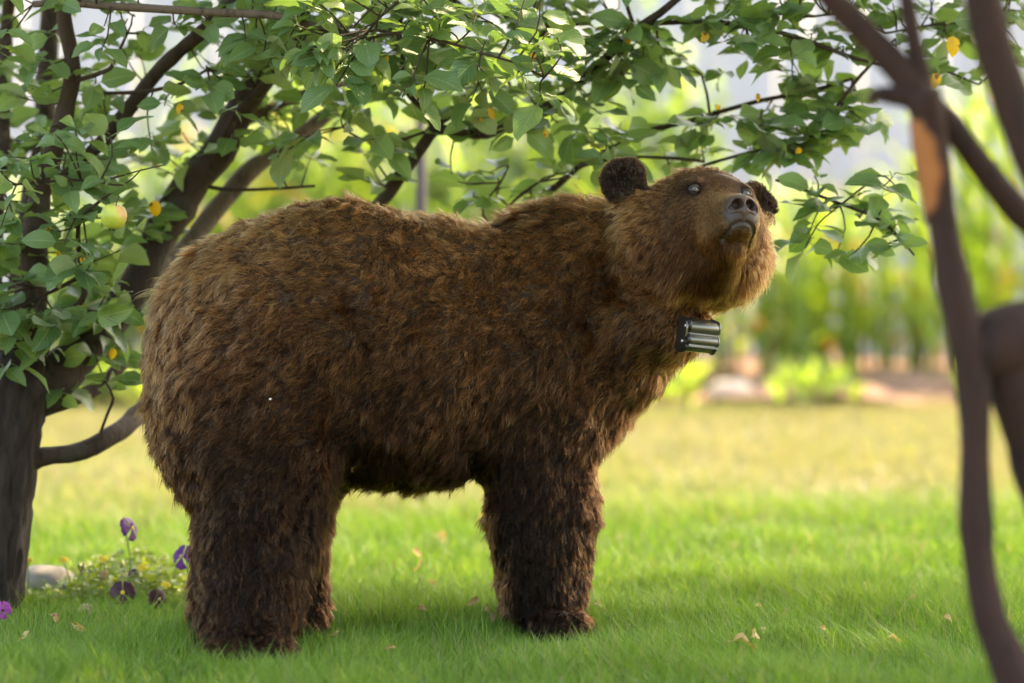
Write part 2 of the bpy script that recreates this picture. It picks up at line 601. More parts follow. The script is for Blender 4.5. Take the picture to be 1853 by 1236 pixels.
apple = empty('apple_tree', P(0, 1130, 8.65) * np.array((1, 1, 0)), 'leafy apple tree behind the bear, trunk at the left edge and boughs over its back', 'tree')
A0 = np.array(apple.location)
LIMBS = {
 'trunk': [(-24, 1165, 150, 8.65), (-18, 1120, 124, 8.65), (-8, 1000, 112, 8.66), (8, 850, 118, 8.68), (20, 740, 128, 8.7), (34, 660, 104, 8.74), (50, 600, 84, 8.8)],
 'main': [(25, 730, 90, 8.72), (100, 680, 84, 8.8), (185, 600, 66, 8.9), (250, 512, 64, 8.95), (300, 417, 64, 9.0), (346, 340, 66, 9.0), (400, 272, 60, 8.98), (452, 170, 56, 8.95), (520, 70, 44, 8.9), (560, -40, 36, 8.85), (620, -260, 26, 8.8)],
 'm2': [(270, 500, 30, 9.05), (330, 450, 34, 9.2), (374, 400, 36, 9.25), (441, 320, 35, 9.3), (510, 270, 32, 9.35), (564, 228, 28, 9.4), (660, 150, 20, 9.5), (760, 60, 14, 9.6)],
 'm3': [(425, 225, 18, 9.0), (452, 215, 18, 9.05), (500, 196, 17, 9.1), (557, 168, 15, 9.2), (640, 148, 12, 9.3), (690, 132, 9, 9.3)],
 'm1b': [(405, 250, 14, 8.9), (430, 200, 13, 8.85), (500, 132, 12, 8.8), (570, 75, 10, 8.75), (640, 20, 8, 8.7)],
 's1': [(42, 650, 70, 8.75), (60, 480, 56, 8.7), (75, 350, 42, 8.68), (105, 250, 36, 8.66), (128, 140, 30, 8.64), (118, 10, 27, 8.62), (112, -120, 22, 8.6), (100, -330, 14, 8.5)],
 's0': [(20, 600, 50, 8.9), (50, 420, 46, 9.1), (78, 260, 42, 9.25), (86, 120, 38, 9.35), (92, 0, 34, 9.4), (100, -200, 24, 9.5)],
 's00': [(-20, 640, 40, 8.8), (-8, 400, 34, 8.9), (6, 220, 28, 9.0), (14, 60, 24, 9.1), (20, -120, 18, 9.1)],
 'd1': [(108, 330, 24, 8.85), (150, 292, 25, 8.85), (190, 250, 26, 8.85), (234, 196, 27, 8.82), (282, 136, 27, 8.8), (340, 80, 25, 8.75), (392, 28, 22, 8.7), (440, -40, 18, 8.65)],
 'top': [(60, 8, 14, 8.5), (126, 5, 15, 8.48), (200, 8, 16, 8.46), (292, 15, 17, 8.45), (404, 22, 17, 8.44), (489, 26, 16, 8.42), (530, 34, 14, 8.4), (566, 46, 12, 8.38), (640, 48, 8, 8.35)],
 'low': [(40, 838, 56, 8.7), (75, 828, 36, 8.7), (153, 817, 34, 8.75), (204, 790, 36, 8.82), (250, 752, 38, 8.95), (340, 680, 36, 9.15), (480, 560, 32, 9.3), (600, 455, 28, 9.25), (660, 400, 26, 9.1), (700, 352, 25, 9.0), (724, 318, 24, 8.95), (756, 282, 22, 8.92), (786, 236, 20, 8.9)],
 'low2': [(40, 770, 50, 8.72), (75, 738, 36, 8.74), (150, 714, 28, 8.85), (190, 690, 26, 8.92), (230, 640, 24, 9.0)],
 'c1': [(783, 243, 19, 8.9), (800, 235, 19, 8.9), (858, 241, 20, 8.88), (902, 238, 18, 8.86), (946, 217, 17, 8.84), (1000, 187, 16, 8.82), (1045, 156, 16, 8.8), (1075, 126, 17, 8.8), (1102, 98, 16, 8.78), (1150, 54, 15, 8.76), (1194, 24, 14, 8.75), (1230, -5, 12, 8.75), (1300, -60, 9, 8.7)],
 'c2': [(790, 240, 18, 8.9), (786, 222, 17, 8.9), (769, 197, 13, 8.86), (752, 183, 12, 8.84), (735, 163, 11, 8.82), (725, 136, 11, 8.8), (729, 102, 10, 8.75), (722, 68, 9, 8.7), (728, 20, 7, 8.65)],
 'c3': [(722, 70, 7, 8.7), (770, 71, 7, 8.65), (824, 92, 7, 8.6), (878, 105, 7, 8.55), (922, 110, 7, 8.5), (956, 119, 6, 8.46), (977, 124, 5, 8.45)],
 'c4': [(792, 232, 12, 8.9), (812, 208, 10, 8.9), (840, 180, 9, 8.92), (872, 152, 8, 8.95), (915, 132, 6, 9.0)],
 'c4b': [(900, 30, 4, 8.8), (932, 31, 5, 8.8), (994, 41, 5, 8.8), (1045, 44, 6, 8.8), (1100, 18, 6, 8.8)],
 'c5': [(985, 352, 14, 9.05), (1010, 333, 13, 9.0), (1045, 304, 12, 8.98), (1112, 266, 11, 8.95), (1174, 238, 10, 8.92), (1240, 220, 9, 8.9), (1325, 197, 9, 8.88), (1376, 183, 9, 8.86), (1427, 173, 8, 8.84), (1478, 163, 8, 8.82), (1542, 143, 6, 8.8)],
 'c5b': [(1045, 304, 8, 8.98), (1090, 290, 7, 8.9), (1150, 285, 6, 8.88), (1231, 287, 6, 8.86), (1274, 292, 6, 8.85)],
 'c6': [(1270, 300, 6, 8.85), (1305, 289, 6, 8.84), (1376, 272, 7, 8.82), (1430, 268, 7, 8.8), (1478, 238, 7, 8.78), (1505, 204, 7, 8.76), (1546, 150, 7, 8.74), (1573, 119, 6, 8.72), (1620, 70, 5, 8.7)],
 'c7': [(1150, 56, 12, 8.76), (1170, 43, 10, 8.76), (1240, 40, 10, 8.75), (1294, 39, 10, 8.74), (1349, 49, 10, 8.72), (1410, 59, 9, 8.7), (1465, 76, 9, 8.7), (1525, 98, 8, 8.7), (1576, 112, 7, 8.7), (1640, 122, 5, 8.7)],
 'c8': [(1405, 325, 5, 8.7), (1420, 330, 6, 8.68), (1478, 353, 6, 8.66), (1522, 370, 6, 8.64), (1563, 384, 6, 8.62), (1607, 408, 6, 8.6), (1630, 432, 5, 8.6), (1655, 462, 4, 8.6)],
 'c9': [(1600, 60, 5, 8.8), (1665, 48, 5, 8.8), (1733, 41, 5, 8.8), (1800, 40, 4, 8.8)],
 'c10': [(1690, 110, 5, 8.8), (1709, 126, 5, 8.78), (1770, 153, 4, 8.76)],
 't1': [(168, 170, 7, 8.75), (251, 166, 8, 8.7), (300, 158, 7, 8.66), (340, 146, 6, 8.64), (376, 124, 5, 8.62)],
 't2': [(122, 150, 11, 8.64), (143, 143, 10, 8.62), (170, 136, 9, 8.6), (197, 126, 8, 8.58), (206, 112, 6, 8.57), (230, 60, 5, 8.55)],
 't3': [(380, 338, 8, 8.95), (430, 343, 7, 8.9), (476, 343, 6, 8.88), (570, 336, 5, 8.85)],
 't4': [(-20, 340, 5, 8.5), (30, 334, 5, 8.48), (126, 326, 5, 8.45), (180, 330, 4, 8.4)],
 't5': [(48, 640, 14, 8.7), (75, 614, 13, 8.66), (102, 590, 12, 8.62), (149, 543, 12, 8.6), (152, 520, 11, 8.6), (146, 480, 10, 8.58), (140, 430, 9, 8.55), (150, 390, 7, 8.5), (200, 350, 5, 8.45)],
 't6': [(146, 502, 9, 8.6), (110, 520, 8, 8.6), (80, 535, 6, 8.58)],
 't7': [(152, 560, 6, 8.6), (200, 566, 6, 8.66), (245, 556, 5, 8.7)],
 't8': [(178, 796, 6, 8.8), (197, 746, 6, 8.75), (206, 720, 5, 8.72), (190, 690, 4, 8.7)],
 't9': [(73, 650, 7, 8.68), (71, 570, 6, 8.64), (66, 520, 5, 8.6)],
 'c11': [(905, 400, 7, 9.0), (919, 374, 7, 8.95), (945, 350, 6, 8.9), (975, 330, 4, 8.86)],
 'c12': [(880, 400, 5, 8.98), (872, 375, 4, 8.95), (905, 330, 4, 8.9), (920, 300, 4, 8.88)],
 'c13': [(790, 232, 6, 8.88), (740, 250, 6, 8.84), (700, 262, 6, 8.8), (650, 250, 5, 8.78), (620, 230, 4, 8.76)],
 'c14': [(560, 46, 8, 8.4), (620, 60, 7, 8.36), (680, 55, 6, 8.33), (740, 60, 6, 8.3), (800, 20, 5, 8.3), (830, -30, 5, 8.3)],
 'c20': [(530, 34, 9, 8.4), (590, 50, 8, 8.26), (660, 66, 7, 8.14), (730, 60, 7, 8.06), (800, 74, 6, 8.02), (870, 96, 6, 8.0), (930, 112, 5, 7.99), (985, 140, 4, 7.99)],
 'c21': [(660, 66, 6, 8.14), (690, 30, 5, 8.06), (740, -10, 5, 8.0)],
 'c15': [(1380, 275, 5, 8.82), (1390, 245, 5, 8.8), (1376, 222, 4, 8.8)],
 'c16': [(1285, 205, 5, 8.86), (1280, 170, 5, 8.84), (1270, 135, 4, 8.84)],
 'c17': [(1520, 372, 4, 8.64), (1560, 340, 4, 8.62), (1585, 320, 4, 8.6)],
 'c18': [(1150, 56, 9, 8.76), (1140, 25, 8, 8.74), (1128, -10, 7, 8.72)],
 'c19': [(1340, 46, 6, 8.72), (1400, 25, 6, 8.7), (1470, 30, 5, 8.68), (1530, 20, 4, 8.66)],
 # limbs above the frame that carry the crown
 'u1': [(560, -40, 34, 8.85), (760, -220, 28, 9.2), (1050, -420, 20, 9.6), (1350, -560, 12, 10)],
 'u2': [(112, -120, 22, 8.6), (330, -340, 18, 8.2), (620, -520, 12, 7.9)],
 'u3': [(620, -260, 24, 8.8), (560, -480, 18, 9.4), (500, -700, 10, 9.8)],
 'u4': [(1050, -420, 14, 9.6), (1300, -350, 10, 9.2), (1600, -330, 7, 8.9)],
}
limb_paths = {}
twig_sources = []
for k, pts in LIMBS.items():
    q = poly3(pts)
    c = catmull(q, .03 if k != 'trunk' else .02)
    n = 16 if k == 'trunk' else (10 if q[:, 3].max() > .012 else 7)
    if k != 'trunk':
        kn = vnoise(c[:, :3], 25, 3)
        c[:, 3] *= 1 + .10 * kn
        c[:, :3] += np.stack([vnoise(c[:, :3], 9, j) for j in (4, 5, 6)], 1) * np.minimum(.006, c[:, 3] * .5)[:, None]
    if k == 'trunk':
        n = 56
    V, F = tube_np(c[:, :3] - A0, np.maximum(c[:, 3], .0011), n, .0 if k == 'trunk' else .045, len(limb_paths))
    if k == 'trunk':
        a = np.tile(np.arange(n) / n * 2 * np.pi, len(c))
        cc = np.repeat(c[:, :3] - A0, n, 0)
        q = np.stack((np.cos(a) * 2.2, np.sin(a) * 2.2, cc[:, 2] * 5), 1)
        V[:-2] = cc + (V[:-2] - cc) * (1 + .08 * vnoise(q, 1.0, 3) + .22 * np.abs(vnoise(q * (1.5, 1.5, .8), 2.4, 5)) - .10 + .05 * vnoise(q * (1, 1, 2.5), 4, 6))[:, None]
    link('trunk' if k == 'trunk' else 'branch', mesh('branch', V, F, M['bark_old' if k == 'trunk' else 'bark_lit' if k in ('m2', 'm3', 'top', 'c3') else 'bark']), apple)
    limb_paths[k] = c
    if k not in ('trunk',):
        twig_sources.append(c)
TS = np.vstack(twig_sources)


# ------------------------------------------------------------------ apple tree: leafy spurs
def in_bear(px, py):
    return ((px - 700) / 470) ** 2 + ((py - 700) / 345) ** 2 < 1 or ((px - 1255) / 160) ** 2 + ((py - 450) / 155) ** 2 < 1


REG = [(800, 990, 300, 385, 9, 8.8, 9.0),(480, 1010, -40, 190, 44, 7.96, 8.12),  # x0,x1,y0,y1,n,d0,d1
 (-90, 250, -60, 300, 72, 8.3, 9.3), (240, 440, -60, 300, 26, 8.45, 9.2), (-90, 330, 280, 460, 46, 8.3, 9.1), (-80, 235, 440, 700, 58, 8.4, 9.0), (-40, 130, 500, 700, 7, 8.4, 8.6),
 (420, 700, -60, 120, 40, 8.35, 9.1), (430, 720, 110, 330, 28, 8.6, 9.3), (640, 1010, -60, 130, 40, 8.3, 9.0),
 (620, 830, 110, 260, 10, 8.6, 9.1), (800, 1010, 130, 250, 12, 8.6, 9.1), (960, 1190, -60, 110, 30, 8.55, 9.0),
 (980, 1110, 100, 330, 17, 8.6, 9.0), (1100, 1240, 60, 160, 8, 8.7, 8.9),
 (1180, 1520, -60, 110, 32, 8.55, 8.9), (1060, 1560, 195, 300, 26, 8.7, 8.95), (1400, 1600, 130, 290, 15, 8.7, 8.9),
 (1500, 1640, -30, 100, 12, 8.6, 8.9), (1640, 1880, -60, 150, 24, 8.6, 9.0), (1450, 1680, 310, 470, 13, 8.55, 8.7)]
spur_c = []
for x0, x1, y0, y1, n, d0, d1 in REG:
    for _ in range(n):
        px, py, d = x0 + (x1 - x0) * RNG.random(), y0 + (y1 - y0) * RNG.random(), d0 + (d1 - d0) * RNG.random()
        c = P(px, py, d)
        if in_bear(px, py): continue
        dd = np.linalg.norm(TS[:, :3] - c, axis=1)
        j = dd.argmin()
        if dd[j] > .16:                       # pull far spurs in towards the branch that carries them
            c = TS[j, :3] + (c - TS[j, :3]) * (.10 + .06 * RNG.random()) / dd[j] * (1 + dd[j])
            px, py = PX(c)[0]
            if in_bear(px, py): continue
        spur_c.append((c, TS[j, :3]))
# spurs right along the thinner branches
for c in twig_sources:
    thin = np.where(c[:, 3] < .009)[0]
    for i in thin[::4]:
        if RNG.random() < .30:
            q = c[i, :3] + RNG.normal(0, .022, 3) + (0, 0, .012)
            px, py = PX(q)[0]
            if -100 < px < 1950 and -80 < py < 760 and not in_bear(px, py):
                spur_c.append((q, c[i, :3]))
twigs, lp, ld, lu, ls = [], [], [], [], []
for c, b in spur_c:
    mid = (b + c) / 2 + RNG.normal(0, .012, 3)
    path = catmull(np.array((b, mid, c)), .03)
    L = np.linalg.norm(c - b)
    twigs.append(tube_np(path - A0, np.linspace(.0026, .0015, len(path)), 6, .1, len(twigs)))
    out = unit(c - b + np.array((0, 0, .02)))
    n = RNG.integers(3, 7)
    a0 = RNG.random() * 6.28
    for k in range(n):
        a = a0 + k * 2.4 + RNG.normal(0, .3)
        el = RNG.uniform(-.55, .55)
        d = np.array((math.cos(a) * math.cos(el), math.sin(a) * math.cos(el), math.sin(el))) + out * .35
        up = np.array((0, -.32, .9)) + RNG.normal(0, .42, 3)
        lp.append(c - out * RNG.uniform(0, min(.05, L))); ld.append(d); lu.append(up); ls.append(RNG.uniform(.056, .112) * (0.65 if RNG.random() < .3 else 1))
lp, ld, lu, ls = np.array(lp), np.array(ld), np.array(lu), np.array(ls)
rot = frames(ld, lu)
# keep leaves out of the bear's space
cen = lp + rot[:, :, 0] * (ls * .7)[:, None]
cp = PX(cen)
bad = (np.hypot(cp[:, 0] - 206, cp[:, 1] - 392) < 52) & (cen[:, 1] < 8.34)
bad |= (cp[:, 0] > 750) & (cp[:, 0] < 1070) & (cp[:, 1] > 240) & (cp[:, 1] < 350) & (RNG.random(len(cp)) < .6)
bad |= ((cp[:, 1] > 270) | (cen[:, 1] > 8.25)) & (cen[:, 1] < 8.42) & (cp[:, 0] > 235) & (cp[:, 0] < 1430) & (cp[:, 1] > 270)
lp, rot, ls, cen, cp = (a[~bad] for a in (lp, rot, ls, cen, cp))
vis = (cp[:, 0] > -10) & (cp[:, 0] < 1863) & (cp[:, 1] > -10) & np.array([not in_bear(*q) for q in cp])
face = np.abs(np.einsum('ni,ni->n', rot[:, :, 2], unit(cen - np.array((0, 0, CH)))))
score = np.where(vis, ls ** 2 * (.25 + face) / (cen[:, 1] - 7.0) ** 1.5, 0)
order = np.argsort(-score)
big, rest = order[:286], order[286:]
rest = rest[ls[rest] > 0]
for i in big:
    o = link('leaf', LEAF_ME[RNG.integers(len(LEAF_ME))], apple)
    m = Matrix(rot[i].tolist()).to_4x4()
    o.matrix_local = Matrix.Translation(Vector(lp[i] - A0)) @ m @ Matrix.Scale(float(ls[i]), 4)
V, F, uv, ti = scatter_leaves([leaf_np(1, .66, .25, .5, .1, 4, .24, 1, .2, 21), leaf_np(1, .58, .35, .9, -.3, 4, .24, 1, .2, 22), leaf_np(1, .7, .15, .2, .2, 4, .24, 1, .2, 23)],
                              lp[rest] - A0, rot[rest], ls[rest], RNG.random(len(rest)), RNG)
tag(link('foliage', mesh('foliage', V, F, M['leaf'], True, uv, {'tint': ti}), apple), kind='stuff')
# yellowed leaves, seen one by one in the photo
for px, py, d, s in [(964, 106, 8.35, .034), (1000, 116, 8.36, .026), (905, 128, 8.4, .03), (889, 205, 8.6, .034), (868, 219, 8.6, .026), (1137, 76, 8.7, .026), (325, 196, 8.5, .03),
                     (1725, 82, 8.55, .056), (1692, 146, 8.55, .045), (1275, 66, 8.6, .034), (682, 150, 8.6, .022), (825, 205, 8.6, .024), (988, 241, 8.6, .024), (1445, 273, 8.6, .022),
                     (1372, 176, 8.7, .024), (280, 378, 8.6, .05), (106, 462, 8.5, .03), (150, 472, 8.5, .024), (62, 636, 8.5, .024), (204, 640, 8.5, .032), (88, 415, 8.5, .024), (1300, 195, 8.7, .02), (700, 108, 8.5, .022)]:
    o = link('leaf', YEL_ME[RNG.integers(3)], apple)
    o['label'] = 'small yellowed leaf'
    d_ = np.array((RNG.normal(0, .5), RNG.normal(0, .3), -.7)); u_ = np.array((RNG.normal(0, .4), -1, .3))
    o.matrix_local = Matrix.Translation(Vector(P(px, py, d) - A0 - unit(d_) * s * .7)) @ Matrix(frames(d_[None], u_[None])[0].tolist()).to_4x4() @ Matrix.Scale(s, 4)
V, F = join(twigs)
tag(link('twig', mesh('twig', V, F, M['bark']), apple), kind='stuff')


GAPS = [(P(x_, y_, 8.04), .19) for x_, y_ in ((600, 40), (690, 30), (780, 50), (870, 90), (950, 140), (520, 20))]
SV = np.array(sv)


def crown(parent, origin, blobs, n, size, seed, mat):
    """Leaf mass through ellipsoid blobs [(center, radii, weight)] with gaps -> one foliage part."""
    rg = np.random.default_rng(seed)
    w = np.array([b[2] for b in blobs], float); w /= w.sum()
    out = []
    for (c, r, _), k in zip(blobs, (w * n).astype(int)):
        u = unit(rg.normal(0, 1, (k * 2, 3))) * (rg.random((k * 2, 1)) ** .45)
        p = np.array(c) + u * np.array(r)
        m = vnoise(p, 1.9, seed) * .6 + vnoise(p, 4.5, seed + 1) * .4
        m = m > -.22
        for g, rad in GAPS:
            q = p - g
            m &= np.linalg.norm(q - (q @ SV)[:, None] * SV, axis=1) > rad * .8
        out.append(p[m][:k])
    p = np.vstack(out)
    d = rg.normal(0, 1, (len(p), 3)); d[:, 2] = d[:, 2] * .5 - .2
    u = rg.normal(0, .5, (len(p), 3)) + np.array((0, 0, 1))
    V, F, uv, ti = scatter_leaves(LOW, p - origin, frames(d, u), rg.uniform(.6, 1.2, len(p)) * size, rg.random(len(p)), rg)
    return tag(link('foliage', mesh('foliage', V, F, mat, True, uv, {'tint': ti}), parent), kind='stuff')


crown(apple, A0, [((-1.4, 9.3, 2.35), (1.5, 1.3, .75), 3), ((.2, 9.4, 2.45), (1.5, 1.2, .75), 3), ((1.0, 9.3, 2.6), (1.1, 1.0, .6), 2.6), ((-.6, 8.3, 2.5), (1.2, .8, .6), 1.4), ((-.4, 9.5, 3.2), (1.6, 1.3, .7), 2)],
      17000, .09, 3, M['leaf'])

# ------------------------------------------------------------------ nearer tree on the right
near = empty('leaning_tree', (P(1850, 1236, 6.0)[0], 6.0, 0), 'dark blurred tree close to the camera at the right edge', 'tree')
N0 = np.array(near.location)
D = 6.0
NL = {
 'trunk': [(1905, 1640, 130, D), (1890, 1500, 112, D), (1862, 1310, 100, D), (1836, 1226, 88, D), (1800, 1150, 72, D), (1782, 1088, 66, D), (1771, 1000, 60, D), (1767, 908, 62, D), (1765, 816, 56, D), (1762, 730, 62, D), (1752, 640, 74, D), (1732, 540, 66, D), (1708, 420, 58, D), (1692, 320, 58, D), (1680, 230, 56, D), (1672, 170, 58, D - .02)],
 'a': [(1690, 250, 50, D), (1668, 188, 56, D), (1648, 153, 54, D), (1607, 102, 52, D), (1556, 51, 50, D), (1500, -5, 46, D - .02), (1430, -90, 38, D - .05), (1300, -260, 28, D - .1)],
 'stub': [(1650, 180, 40, D), (1612, 172, 34, D), (1584, 170, 26, D - .01), (1578, 186, 14, D - .01)],
 'b': [(1676, 190, 34, D), (1668, 136, 33, D), (1650, 68, 31, D), (1640, 0, 30, D), (1630, -120, 26, D + .05), (1600, -320, 16, D + .1)],
 'd': [(1680, 190, 44, D + .02), (1706, 214, 48, D + .03), (1740, 255, 48, D + .04), (1790, 318, 50, D + .05), (1853, 392, 52, D + .06), (1940, 480, 52, D + .08), (1965, 600, 56, D + .06)],
 'right': [(1762, 660, 80, D + .01), (1795, 628, 124, D + .02), (1835, 612, 140, D + .03), (1890, 600, 120, D + .04), (1960, 600, 70, D + .06), (2020, 540, 50, D + .1)],
 'down': [(1820, 610, 90, D + .03), (1838, 680, 100, D + .04), (1862, 760, 100, D + .05), (1892, 870, 96, D + .06), (1925, 1000, 90, D + .06), (1910, 1200, 90, D + .05), (1905, 1420, 100, D + .02)],
 'c': [(1960, 480, 60, D - .1), (1900, 340, 70, D - .1), (1853, 245, 76, D - .1), (1824, 165, 76, D - .1), (1800, 95, 74, D - .1), (1778, 0, 72, D - .1), (1750, -140, 56, D - .1), (1720, -330, 36, D - .1)],
 'u1': [(1750, -140, 40, D - .1), (1900, -380, 34, D + .4), (2200, -650, 24, D + 1.4), (2500, -800, 14, D + 2.6)],
 'u2': [(1630, -120, 26, D + .05), (1700, -380, 24, D + .9), (1750, -600, 16, D + 2.2), (1700, -640, 10, D + 3.5)],
 'u3': [(1720, -330, 34, D - .1), (1600, -700, 26, D - .4), (1400, -1000, 16, D - .6)],
}
for k, pts in NL.items():
    c = catmull(poly3(pts), .03)
    c[:, 3] *= 1 + .13 * vnoise(c[:, :3], 16, 2)
    c[:, :3] += np.stack([vnoise(c[:, :3], 7, j) for j in (4, 5, 6)], 1) * .005
    V, F = tube_np(c[:, :3] - N0, c[:, 3], 14, .04, len(k) + 40)
    link('trunk' if k == 'trunk' else 'branch', mesh('branch', V, F, M['bark_near']), near)
# warm light on the trunk below the broken stub, painted as an orange patch
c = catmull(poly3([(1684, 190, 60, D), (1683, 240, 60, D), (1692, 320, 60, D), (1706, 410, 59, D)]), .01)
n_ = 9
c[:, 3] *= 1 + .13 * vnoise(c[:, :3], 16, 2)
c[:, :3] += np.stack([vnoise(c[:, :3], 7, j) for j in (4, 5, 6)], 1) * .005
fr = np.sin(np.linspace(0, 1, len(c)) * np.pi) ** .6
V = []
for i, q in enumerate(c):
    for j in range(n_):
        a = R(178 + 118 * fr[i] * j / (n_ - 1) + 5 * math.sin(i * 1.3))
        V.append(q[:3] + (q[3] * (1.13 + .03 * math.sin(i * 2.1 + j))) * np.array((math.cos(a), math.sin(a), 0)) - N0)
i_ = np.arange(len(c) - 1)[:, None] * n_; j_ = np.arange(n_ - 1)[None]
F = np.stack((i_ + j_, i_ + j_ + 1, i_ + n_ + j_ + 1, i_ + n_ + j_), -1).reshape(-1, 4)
def glow_mat():
    t = NT('painted orange glow')
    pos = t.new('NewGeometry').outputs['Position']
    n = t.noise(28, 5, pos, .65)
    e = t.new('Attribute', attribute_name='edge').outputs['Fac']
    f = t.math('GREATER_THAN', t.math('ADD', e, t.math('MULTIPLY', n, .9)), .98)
    glow_paint = t.mix(n, (.24, .075, .018), (.46, .17, .05))
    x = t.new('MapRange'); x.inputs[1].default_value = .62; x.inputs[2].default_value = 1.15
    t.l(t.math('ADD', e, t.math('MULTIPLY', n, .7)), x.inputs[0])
    t.col(t.mix(x.outputs[0], glow_paint, (.040, .014, .0095))); t.set(Roughness=.8)
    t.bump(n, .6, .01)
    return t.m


M['glow_paint'] = glow_mat()
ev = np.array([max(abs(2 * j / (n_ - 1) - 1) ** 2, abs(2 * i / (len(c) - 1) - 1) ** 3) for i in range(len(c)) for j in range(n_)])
link('painted_glow', mesh('painted_glow', V, F, M['glow_paint'], True, None, {'edge': ev}), near)['label'] = 'orange light painted on the trunk below a broken stub'
crown(near, N0, [((2.3, 6.6, 3.2), (1.7, 1.6, .9), 3), ((1.2, 5.2, 3.0), (1.4, 1.4, .9), 2), ((3.2, 8.2, 3.4), (1.6, 1.6, .9), 3), ((1.4, 7.2, 3.6), (1.5, 1.5, .7), 2), ((3.9, 9.6, 3.1), (1.4, 1.3, .9), 2.4), ((2.6, 9.9, 3.3), (1.3, 1.2, .8), 2)],
      26000, .10, 5, M['leaf'])

# ------------------------------------------------------------------ bear: implicit body -> one continuous mesh
YAW, PIT, ROL = R(17), R(27), R(5)
E0 = P(1302, 349, 8.12)                                   # midpoint between the eyes
fh = np.array((math.sin(YAW), -math.cos(YAW), 0.0))
HF = fh * math.cos(PIT) + np.array((0, 0, math.sin(PIT)))
HU = -fh * math.sin(PIT) + np.array((0, 0, math.cos(PIT)))
HR = np.array((math.cos(YAW), math.sin(YAW), 0.0))
HR, HU = HR * math.cos(ROL) - HU * math.sin(ROL), HU * math.cos(ROL) + HR * math.sin(ROL)
HM = np.stack((HF, HR, HU), 1)                            # columns: forward, right in the photo, up


def H(f, r, u):
    return E0 + HF * f + HR * r + HU * u


def sp(px, py, d, r): return (P(px, py, d), r * d / FPX)


prims = []        # (kind, data, blend)


def ell(c, r, k=.05, rot=None): prims.append(('e', (np.array(c, np.float32), np.array(r, np.float32), None if rot is None else np.array(rot, np.float32)), k))
def ellp(px, py, d, rx, ry, rz, k=.07): ell(P(px, py, d), np.array((rx, ry, rz)) * d / FPX, k)
def cone(a, ra, b, rb, k=.05): prims.append(('c', (np.array(a, np.float32), ra, np.array(b, np.float32), rb), k))


def chain(pts, k=.06):
    for a, b in zip(pts[:-1], pts[1:]):
        (pa, ra), (pb, rb) = sp(*a), sp(*b)
        cone(pa, ra, pb, rb, k)


def cut(c, r, k=.012): prims.append(('s', (np.array(c, np.float32), r), k))


# trunk
ellp(480, 650, 8.27, 214, 210, 243)
ellp(440, 755, 8.23, 160, 175, 185)
ellp(625, 592, 8.33, 255, 212, 224)
ellp(745, 660, 8.38, 255, 220, 222)
ellp(930, 635, 8.46, 215, 200, 208)
ellp(1012, 450, 8.48, 90, 85, 84, .05)
ellp(815, 560, 8.40, 175, 150, 147, .08)
ellp(1060, 665, 8.46, 100, 130, 145)
ellp(960, 700, 8.34, 112, 95, 185)
ellp(480, 730, 8.13, 148, 100, 190)
# legs
chain([(978, 800, 8.38, 100), (978, 930, 8.34, 86), (984, 1010, 8.33, 68), (992, 1080, 8.33, 57), (1002, 1125, 8.32, 50)])
ellp(1016, 1132, 8.25, 54, 68, 31, .03)
chain([(968, 820, 8.56, 88), (964, 960, 8.56, 70), (958, 1050, 8.56, 48), (956, 1100, 8.54, 44)])
ellp(956, 1112, 8.48, 46, 60, 30, .04)
chain([(470, 860, 8.14, 128), (464, 980, 8.09, 104), (446, 1085, 8.03, 88), (438, 1155, 7.98, 78)])
ellp(452, 1182, 7.90, 88, 82, 33, .04)
chain([(532, 840, 8.40, 100), (508, 980, 8.37, 74), (518, 1090, 8.36, 58), (524, 1115, 8.35, 54)])
ellp(526, 1132, 8.31, 62, 74, 30, .04)
# neck, throat
chain([(1010, 540, 8.48, 150), (1150, 480, 8.43, 118)], .07)
ellp(1185, 592, 8.30, 92, 95, 66, .05)
ellp(1110, 640, 8.40, 110, 120, 90, .06)
# head
ell(H(-.125, 0, -.034), (.14, .134, .142), .04, HM)
ell(H(-.038, 0, .002), (.058, .082, .048), .03, HM)
cone(H(-.03, 0, -.072), .079, H(.105, 0, -.118), .049, .03)
ell(H(.115, 0, -.100), (.036, .040, .030), .02, HM)       # muzzle tip under the nose pad
for s in (-1, 1):
    cone(H(.02, s * .026, -.128), .044, H(.105, s * .016, -.136), .031, .015)   # upper lips
    ell(H(-.03, s * .064, .018), (.030, .026, .016), .02, HM)                    # brows
    ell(H(-.045, s * .07, -.045), (.05, .04, .045), .03, HM)
cone(H(-.08, 0, -.155), .060, H(.058, 0, -.168), .028, .02)
ellp(1210, 446, 8.22, 94, 96, 108, .03)
ellp(1326, 462, 8.27, 62, 80, 72, .05)
ellp(1296, 500, 8.29, 66, 78, 52, .05)
for s, c in ((-1, H(-.15, -.192, .090)), (1, H(-.155, .158, .066))):
    er = np.stack((unit(HF + HR * s * .55), unit(HR - HF * s * .55), HU), 1)
    ell(c, (.026, .060 if s < 0 else .048, .058 if s < 0 else .049), .032, er)
for s, c in ((-1, H(-.15, -.192, .090)), (1, H(-.155, .158, .066))): cut(c + (HF * .034 + HR * s * .012), .034, .02)
n_add = len(prims)


